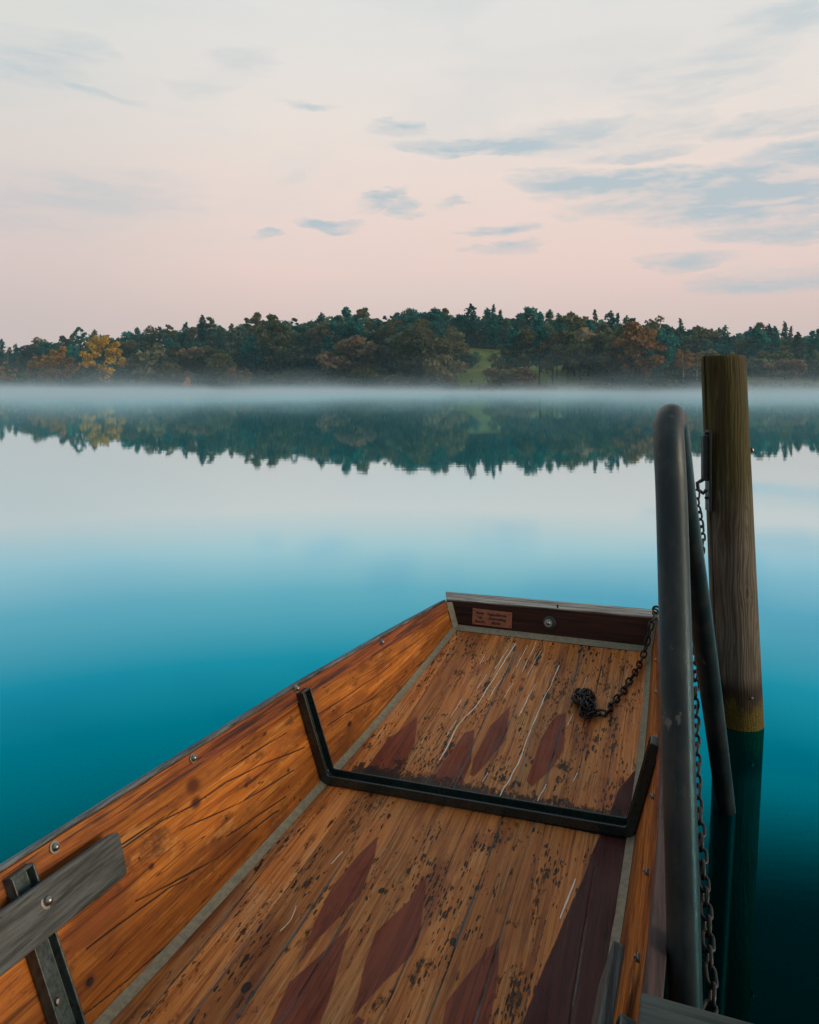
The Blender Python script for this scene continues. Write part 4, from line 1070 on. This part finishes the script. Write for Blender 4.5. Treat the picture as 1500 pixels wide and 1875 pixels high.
# slope: rounder, browner trees and bushes below the wood
px = -240.0
while px < 1760:
    if not (835 < px < 990):
        t_ = float(np.interp(px, *SKY))
        plant(rt_.choice(['broad', 'bush', 'broad', 'tall']), px, rt_.uniform(38, 66), top=rt_.uniform(t_ + 38, t_ + 62) if px < 1050 or px > 1220 else t_ + rt_.uniform(25, 45), label='rounded tree on the slope between the ridge wood and the lakeside bushes', group='rounded trees on the slope', var=rt_.choice([0, 3, 1, 2]), wide=1.15)
    px += rt_.uniform(20, 34)
px = -240.0
while px < 880:
    if not (838 < px < 895):
        plant('bush', px, rt_.uniform(14, 36), height=rt_.uniform(4.0, 8.0), label='grey-brown bush on the misty slope across the lake', cat='bush', group='bushes on the far slope', wide=rt_.uniform(.9, 1.3))
    px += rt_.uniform(14, 26)
px = -230.0
while px < 1760:
    if not (842 < px < 880):
        plant('shrub', px, rt_.uniform(2.5, 9), height=rt_.uniform(1.3, 3.2), label='low shrub at the misty waterline of the far shore', cat='shrub', group='shrubs along the far waterline')
    px += rt_.uniform(16, 34)
# undergrowth under the trees and the dark mass of the wood behind the crest
r9 = np.random.default_rng(31); n = 60000
pp = r9.uniform(-280, 1800, n); dd = np.where(r9.random(n) < .5, r9.uniform(66, 135, n), r9.uniform(1.5, 66, n))
yy = np.interp(pp, *SHORE) + dd; xx = (pp - 750) / 1350 * yy
keep = (MEAD(pp, dd) < .3) | (r9.random(n) < .015)
pp, dd, yy, xx = pp[keep], dd[keep], yy[keep], xx[keep]
hh_ = np.where(dd > 66, 6.5, np.where(dd > 14, 3.6, 1.8)) * (.35 + .9 * vnoise(xx * .16, yy * .16, 51, 3)) * r9.random(len(xx)) ** .7
me = leaf_mesh('undergrowth', np.stack([xx, yy, ground(xx, yy) + hh_], -1), r9.uniform(.8, 1.5, len(xx)), mat_leaf('undergrowth_leaves', (.010, .034, .026), (.062, .078, .045)), .1, 5)
o = bpy.data.objects.new('undergrowth', me); COL.objects.link(o); tag(o, 'dense undergrowth beneath the trees of the far shore', 'undergrowth', kind='stuff')
n = 42000; pp = r9.uniform(-280, 1800, n); dd = r9.uniform(122, 140, n); yy = np.interp(pp, *SHORE) + dd; xx = (pp - 750) / 1350 * yy
tp = EYE + (710 - np.interp(pp, *SKY) - 16 + 12 * (vnoise(pp * .05, pp * 0, 8, 3) - .5) * 2) / 1350 * yy; gz = ground(xx, yy)
me = leaf_mesh('distant_wood', np.stack([xx, yy, gz + np.maximum(tp - gz, 1) * r9.random(n)], -1), r9.uniform(1.3, 2.4, n), L_PINE, .1, 6)
o = bpy.data.objects.new('distant_wood', me); COL.objects.link(o); tag(o, 'dark mass of woodland behind the ridge trees', 'woodland', kind='stuff')
# row of trees standing on the right bank with light showing between their stems
for i, (px, tp, k) in enumerate([(918, 630, 'broad'), (940, 598, 'tall'), (962, 590, 'tall'), (988, 583, 'pine'), (1012, 606, 'broad'), (1040, 598, 'tall'), (1062, 612, 'broad'), (1090, 600, 'tall'), (1118, 592, 'broad'), (1212, 592, 'broad')]):
    plant(k, px, rt_.uniform(24, 31), top=tp, label='dark bank tree with bare lower stem in the row right of the meadow', group='row of trees on the right bank', wide=1.05 if k != 'broad' else .9, var=[0, 1, 2, 3, 0, 4, 3, 2, 3, 1][i])
for px in (1385, 1420, 1462, 1490, 1530): plant('spruce' if px == 1420 else 'pine', px, rt_.uniform(62, 70), top=float(np.interp(px, *SKY)) + rt_.uniform(-6, 12), label='tall dark conifer right of the mooring post across the lake', group='conifers right of the mooring post', wide=1.15)
# trees one can single out
cg = blob_crown(17, 6.6, 1.2, 40, 42, .78, 901, L_GOLD, sparse=.62); tg = trunk_mesh(14, .32, 901, M_TRUNK, 12, spread=.45, base=.15)
plant('broad', 190, 5, top=618, label='bright golden yellow autumn tree at the left of the far shore', wide=1.0, crown=cg, trunk=tg); PROTO[('broad', 0)]
def solo(kind, px, d, top, label, seed, h0, cr, base, nb, per, leaf, mat, sparse=1.0, lean=(0, 0), bark=None, wide=1.0, cat='tree', name=None):
    hh = {'broad': 15, 'bush': 5, 'birch': 12, 'shrub': 2.6, 'pine': 18}[kind]
    c_ = blob_crown(hh, cr, base, nb, per, leaf, seed, mat, sparse=sparse)
    return plant(kind, px, d, top=top, label=label, crown=c_, trunk=trunk_mesh(hh * .85, hh * .02, seed, bark or M_TRUNK, 7, lean, .4, .2), wide=wide, cat=cat, name=name)
solo('broad', 112, 6, 632, 'amber-coloured broad tree just left of the golden tree', 902, 15, 6.2, 1.5, 30, 56, .8, L_AMBER, .8)
solo('broad', 70, 4, 646, 'leaning low-branched tree with orange crown near the left end of the far shore', 903, 15, 6.0, 4.0, 22, 50, .75, L_AMBER, .7, (3.5, 0))
solo('broad', 14, 5, 660, 'small orange-topped tree at the far left of the opposite shore', 904, 15, 4.2, 3.0, 18, 46, .75, L_AMBER, .8)
solo('broad', 312, 7, 657, 'olive round tree standing alone before the small left meadow', 905, 15, 6.0, .6, 30, 56, .85, L_OLIVE, .9)
solo('broad', 436, 6, 668, 'pale grey-brown misty bush with rounded top on the left bank', 906, 15, 8.0, .0, 34, 50, .9, L_BUSH, .8)
solo('broad', 402, 22, 644, 'broad olive-brown tree just above the pale misty bush on the left bank', 907, 15, 6.5, 2, 30, 56, .85, L_OLIVE, .8)
solo('broad', 498, 52, 574, 'tall round-topped olive tree rising into the skyline left of centre', 908, 15, 5.0, 2, 30, 60, .8, L_OLIVE, .9)
solo('pine', 770, 14, 588, 'largest tree of the far shore, a broad dark spreading tree left of the green meadow', 909, 18, 8.3, 1.5, 54, 76, .85, L_OLIVE, .82)
solo('bush', 812, 9, 648, 'rounded dark bush at the left edge of the green meadow', 910, 5, 3.2, 0, 18, 60, .55, L_OLIVE)
solo('bush', 912, 12, 665, 'rounded dark bush at the right edge of the green meadow', 911, 5, 3.4, 0, 18, 60, .55, L_OLIVE)
solo('bush', 950, 12, 670, 'low brown bush under the row of bank trees', 912, 5, 3.6, 0, 18, 60, .55, L_BUSH)
solo('broad', 1165, 22, 582, 'large rust-orange autumn tree at the right end of the row of bank trees', 913, 15, 5.6, 1.0, 38, 62, .8, L_RUST, .8)
solo('broad', 1148, 26, 588, 'olive tree half hidden behind the large rust-orange tree', 914, 15, 5.0, 1.5, 30, 60, .8, L_OLIVE, .85)
solo('birch', 1252, 18, 634, 'white-stemmed birch standing left of the mooring post', 915, 12, 2.8, 4.0, 24, 36, .55, L_RUST, .8, (.5, 0), M_BIRCH)
solo('birch', 1276, 20, 644, 'smaller birch close beside the mooring post top', 916, 12, 2.2, 4.5, 18, 34, .55, L_RUST, .8, (.4, 0), M_BIRCH)
solo('shrub', 343, 1.8, 690, 'upright bright orange reed clump at the waterline of the left shore', 917, 2.6, .9, 0, 12, 40, .4, L_ORANGE, .9, wide=.75, cat='reeds', name='reed_clump')
mb = MB(); y0 = float(np.interp(4, *SHORE)) + 1.0; x0 = (4 - 750) / 1350 * y0
mb.tube([(-4, 3, 4.8), (-1, .8, 2.4), (3.4, -1.2, .4)], [.12, .18, .26], 8)
tag(mb.build('fallen_trunk', M_BIRCH, None, loc=(x0, y0, .3)), 'pale fallen trunk sloping into the water at the far left shore', 'fallen trunk')

solo('bush', 856, 62, 628, 'dark rounded tree standing at the top of the green meadow', 918, 5, 3.4, 0, 20, 60, .55, L_DARK, wide=.8, name='broadleaf_tree')

# ------------------------------------------------------------------ air and mist
def mat_vol(name, col, dens, aniso=0.0):
    m = bpy.data.materials.new(name); m.use_nodes = True; t = NT(m.node_tree); t.N.clear()
    v_ = t.n('ShaderNodeVolumePrincipled', {'Color': col + (1,), 'Density': dens, 'Anisotropy': aniso}); t.n('ShaderNodeOutputMaterial', {'Volume': v_.outputs[0]}); return m, t, v_


mb = MB(); mb.box((0, 250, 38.5), (1600, 1100, 83)); hz_, _, _ = mat_vol('haze_air', (.42, .80, .95), .00018)
tag(mb.build('haze', hz_), kind='stuff')

def mist():
    m, t, v_ = mat_vol('lake_mist', (.74, .90, 1.0), 0.0, 0.0)
    co = t.n('ShaderNodeTexCoord').outputs['Object']; sp = t.n('ShaderNodeSeparateXYZ', {0: co}); z = sp.outputs[2]
    n = t.noise(t.scaled(co, (.022, .012, .13)), 1, 5, .66, .5); n2 = t.noise(t.scaled(co, (.05, .02, .16)), 1, 3, .6)
    lift = t.math('ADD', .35, t.math('MULTIPLY', t.noise(t.scaled(co, (.016, .010, 0)), 1, 4, .65), 1.5))        # the layer's top rises and falls
    zz = t.math('DIVIDE', t.math('ADD', z, 6.0), lift)
    low = t.math('POWER', 2.718, t.math('MULTIPLY', zz, -1.7))
    zw = t.math('ADD', z, 6.0); n3 = t.noise(t.scaled(co, (.030, .016, .06)), 1, 4, .62, .4)
    mid = t.math('MULTIPLY', t.sstep(n3, .44, .58), t.math('POWER', 2.718, t.math('MULTIPLY', zw, -.62)))
    puff = t.math('MULTIPLY', t.math('MULTIPLY', t.sstep(n, .51, .575), t.math('ADD', .2, n2)), t.math('POWER', 2.718, t.math('MULTIPLY', zw, -.24)))
    d = t.math('ADD', t.math('MULTIPLY', low, t.math('ADD', .012, t.math('MULTIPLY', t.sstep(n3, .42, .60), .040))), t.math('ADD', t.math('MULTIPLY', puff, .0040), t.math('MULTIPLY', mid, .009)))
    d = t.math('MULTIPLY', d, t.sstep(sp.outputs[1], -190, -95))
    t.put(v_, 'Density', d)
    mb = MB(); mb.box((0, 0, 0), (900, 400, 12)); tag(mb.build('mist', m, None, loc=(0, 225, 6.03)), kind='stuff')


mist()
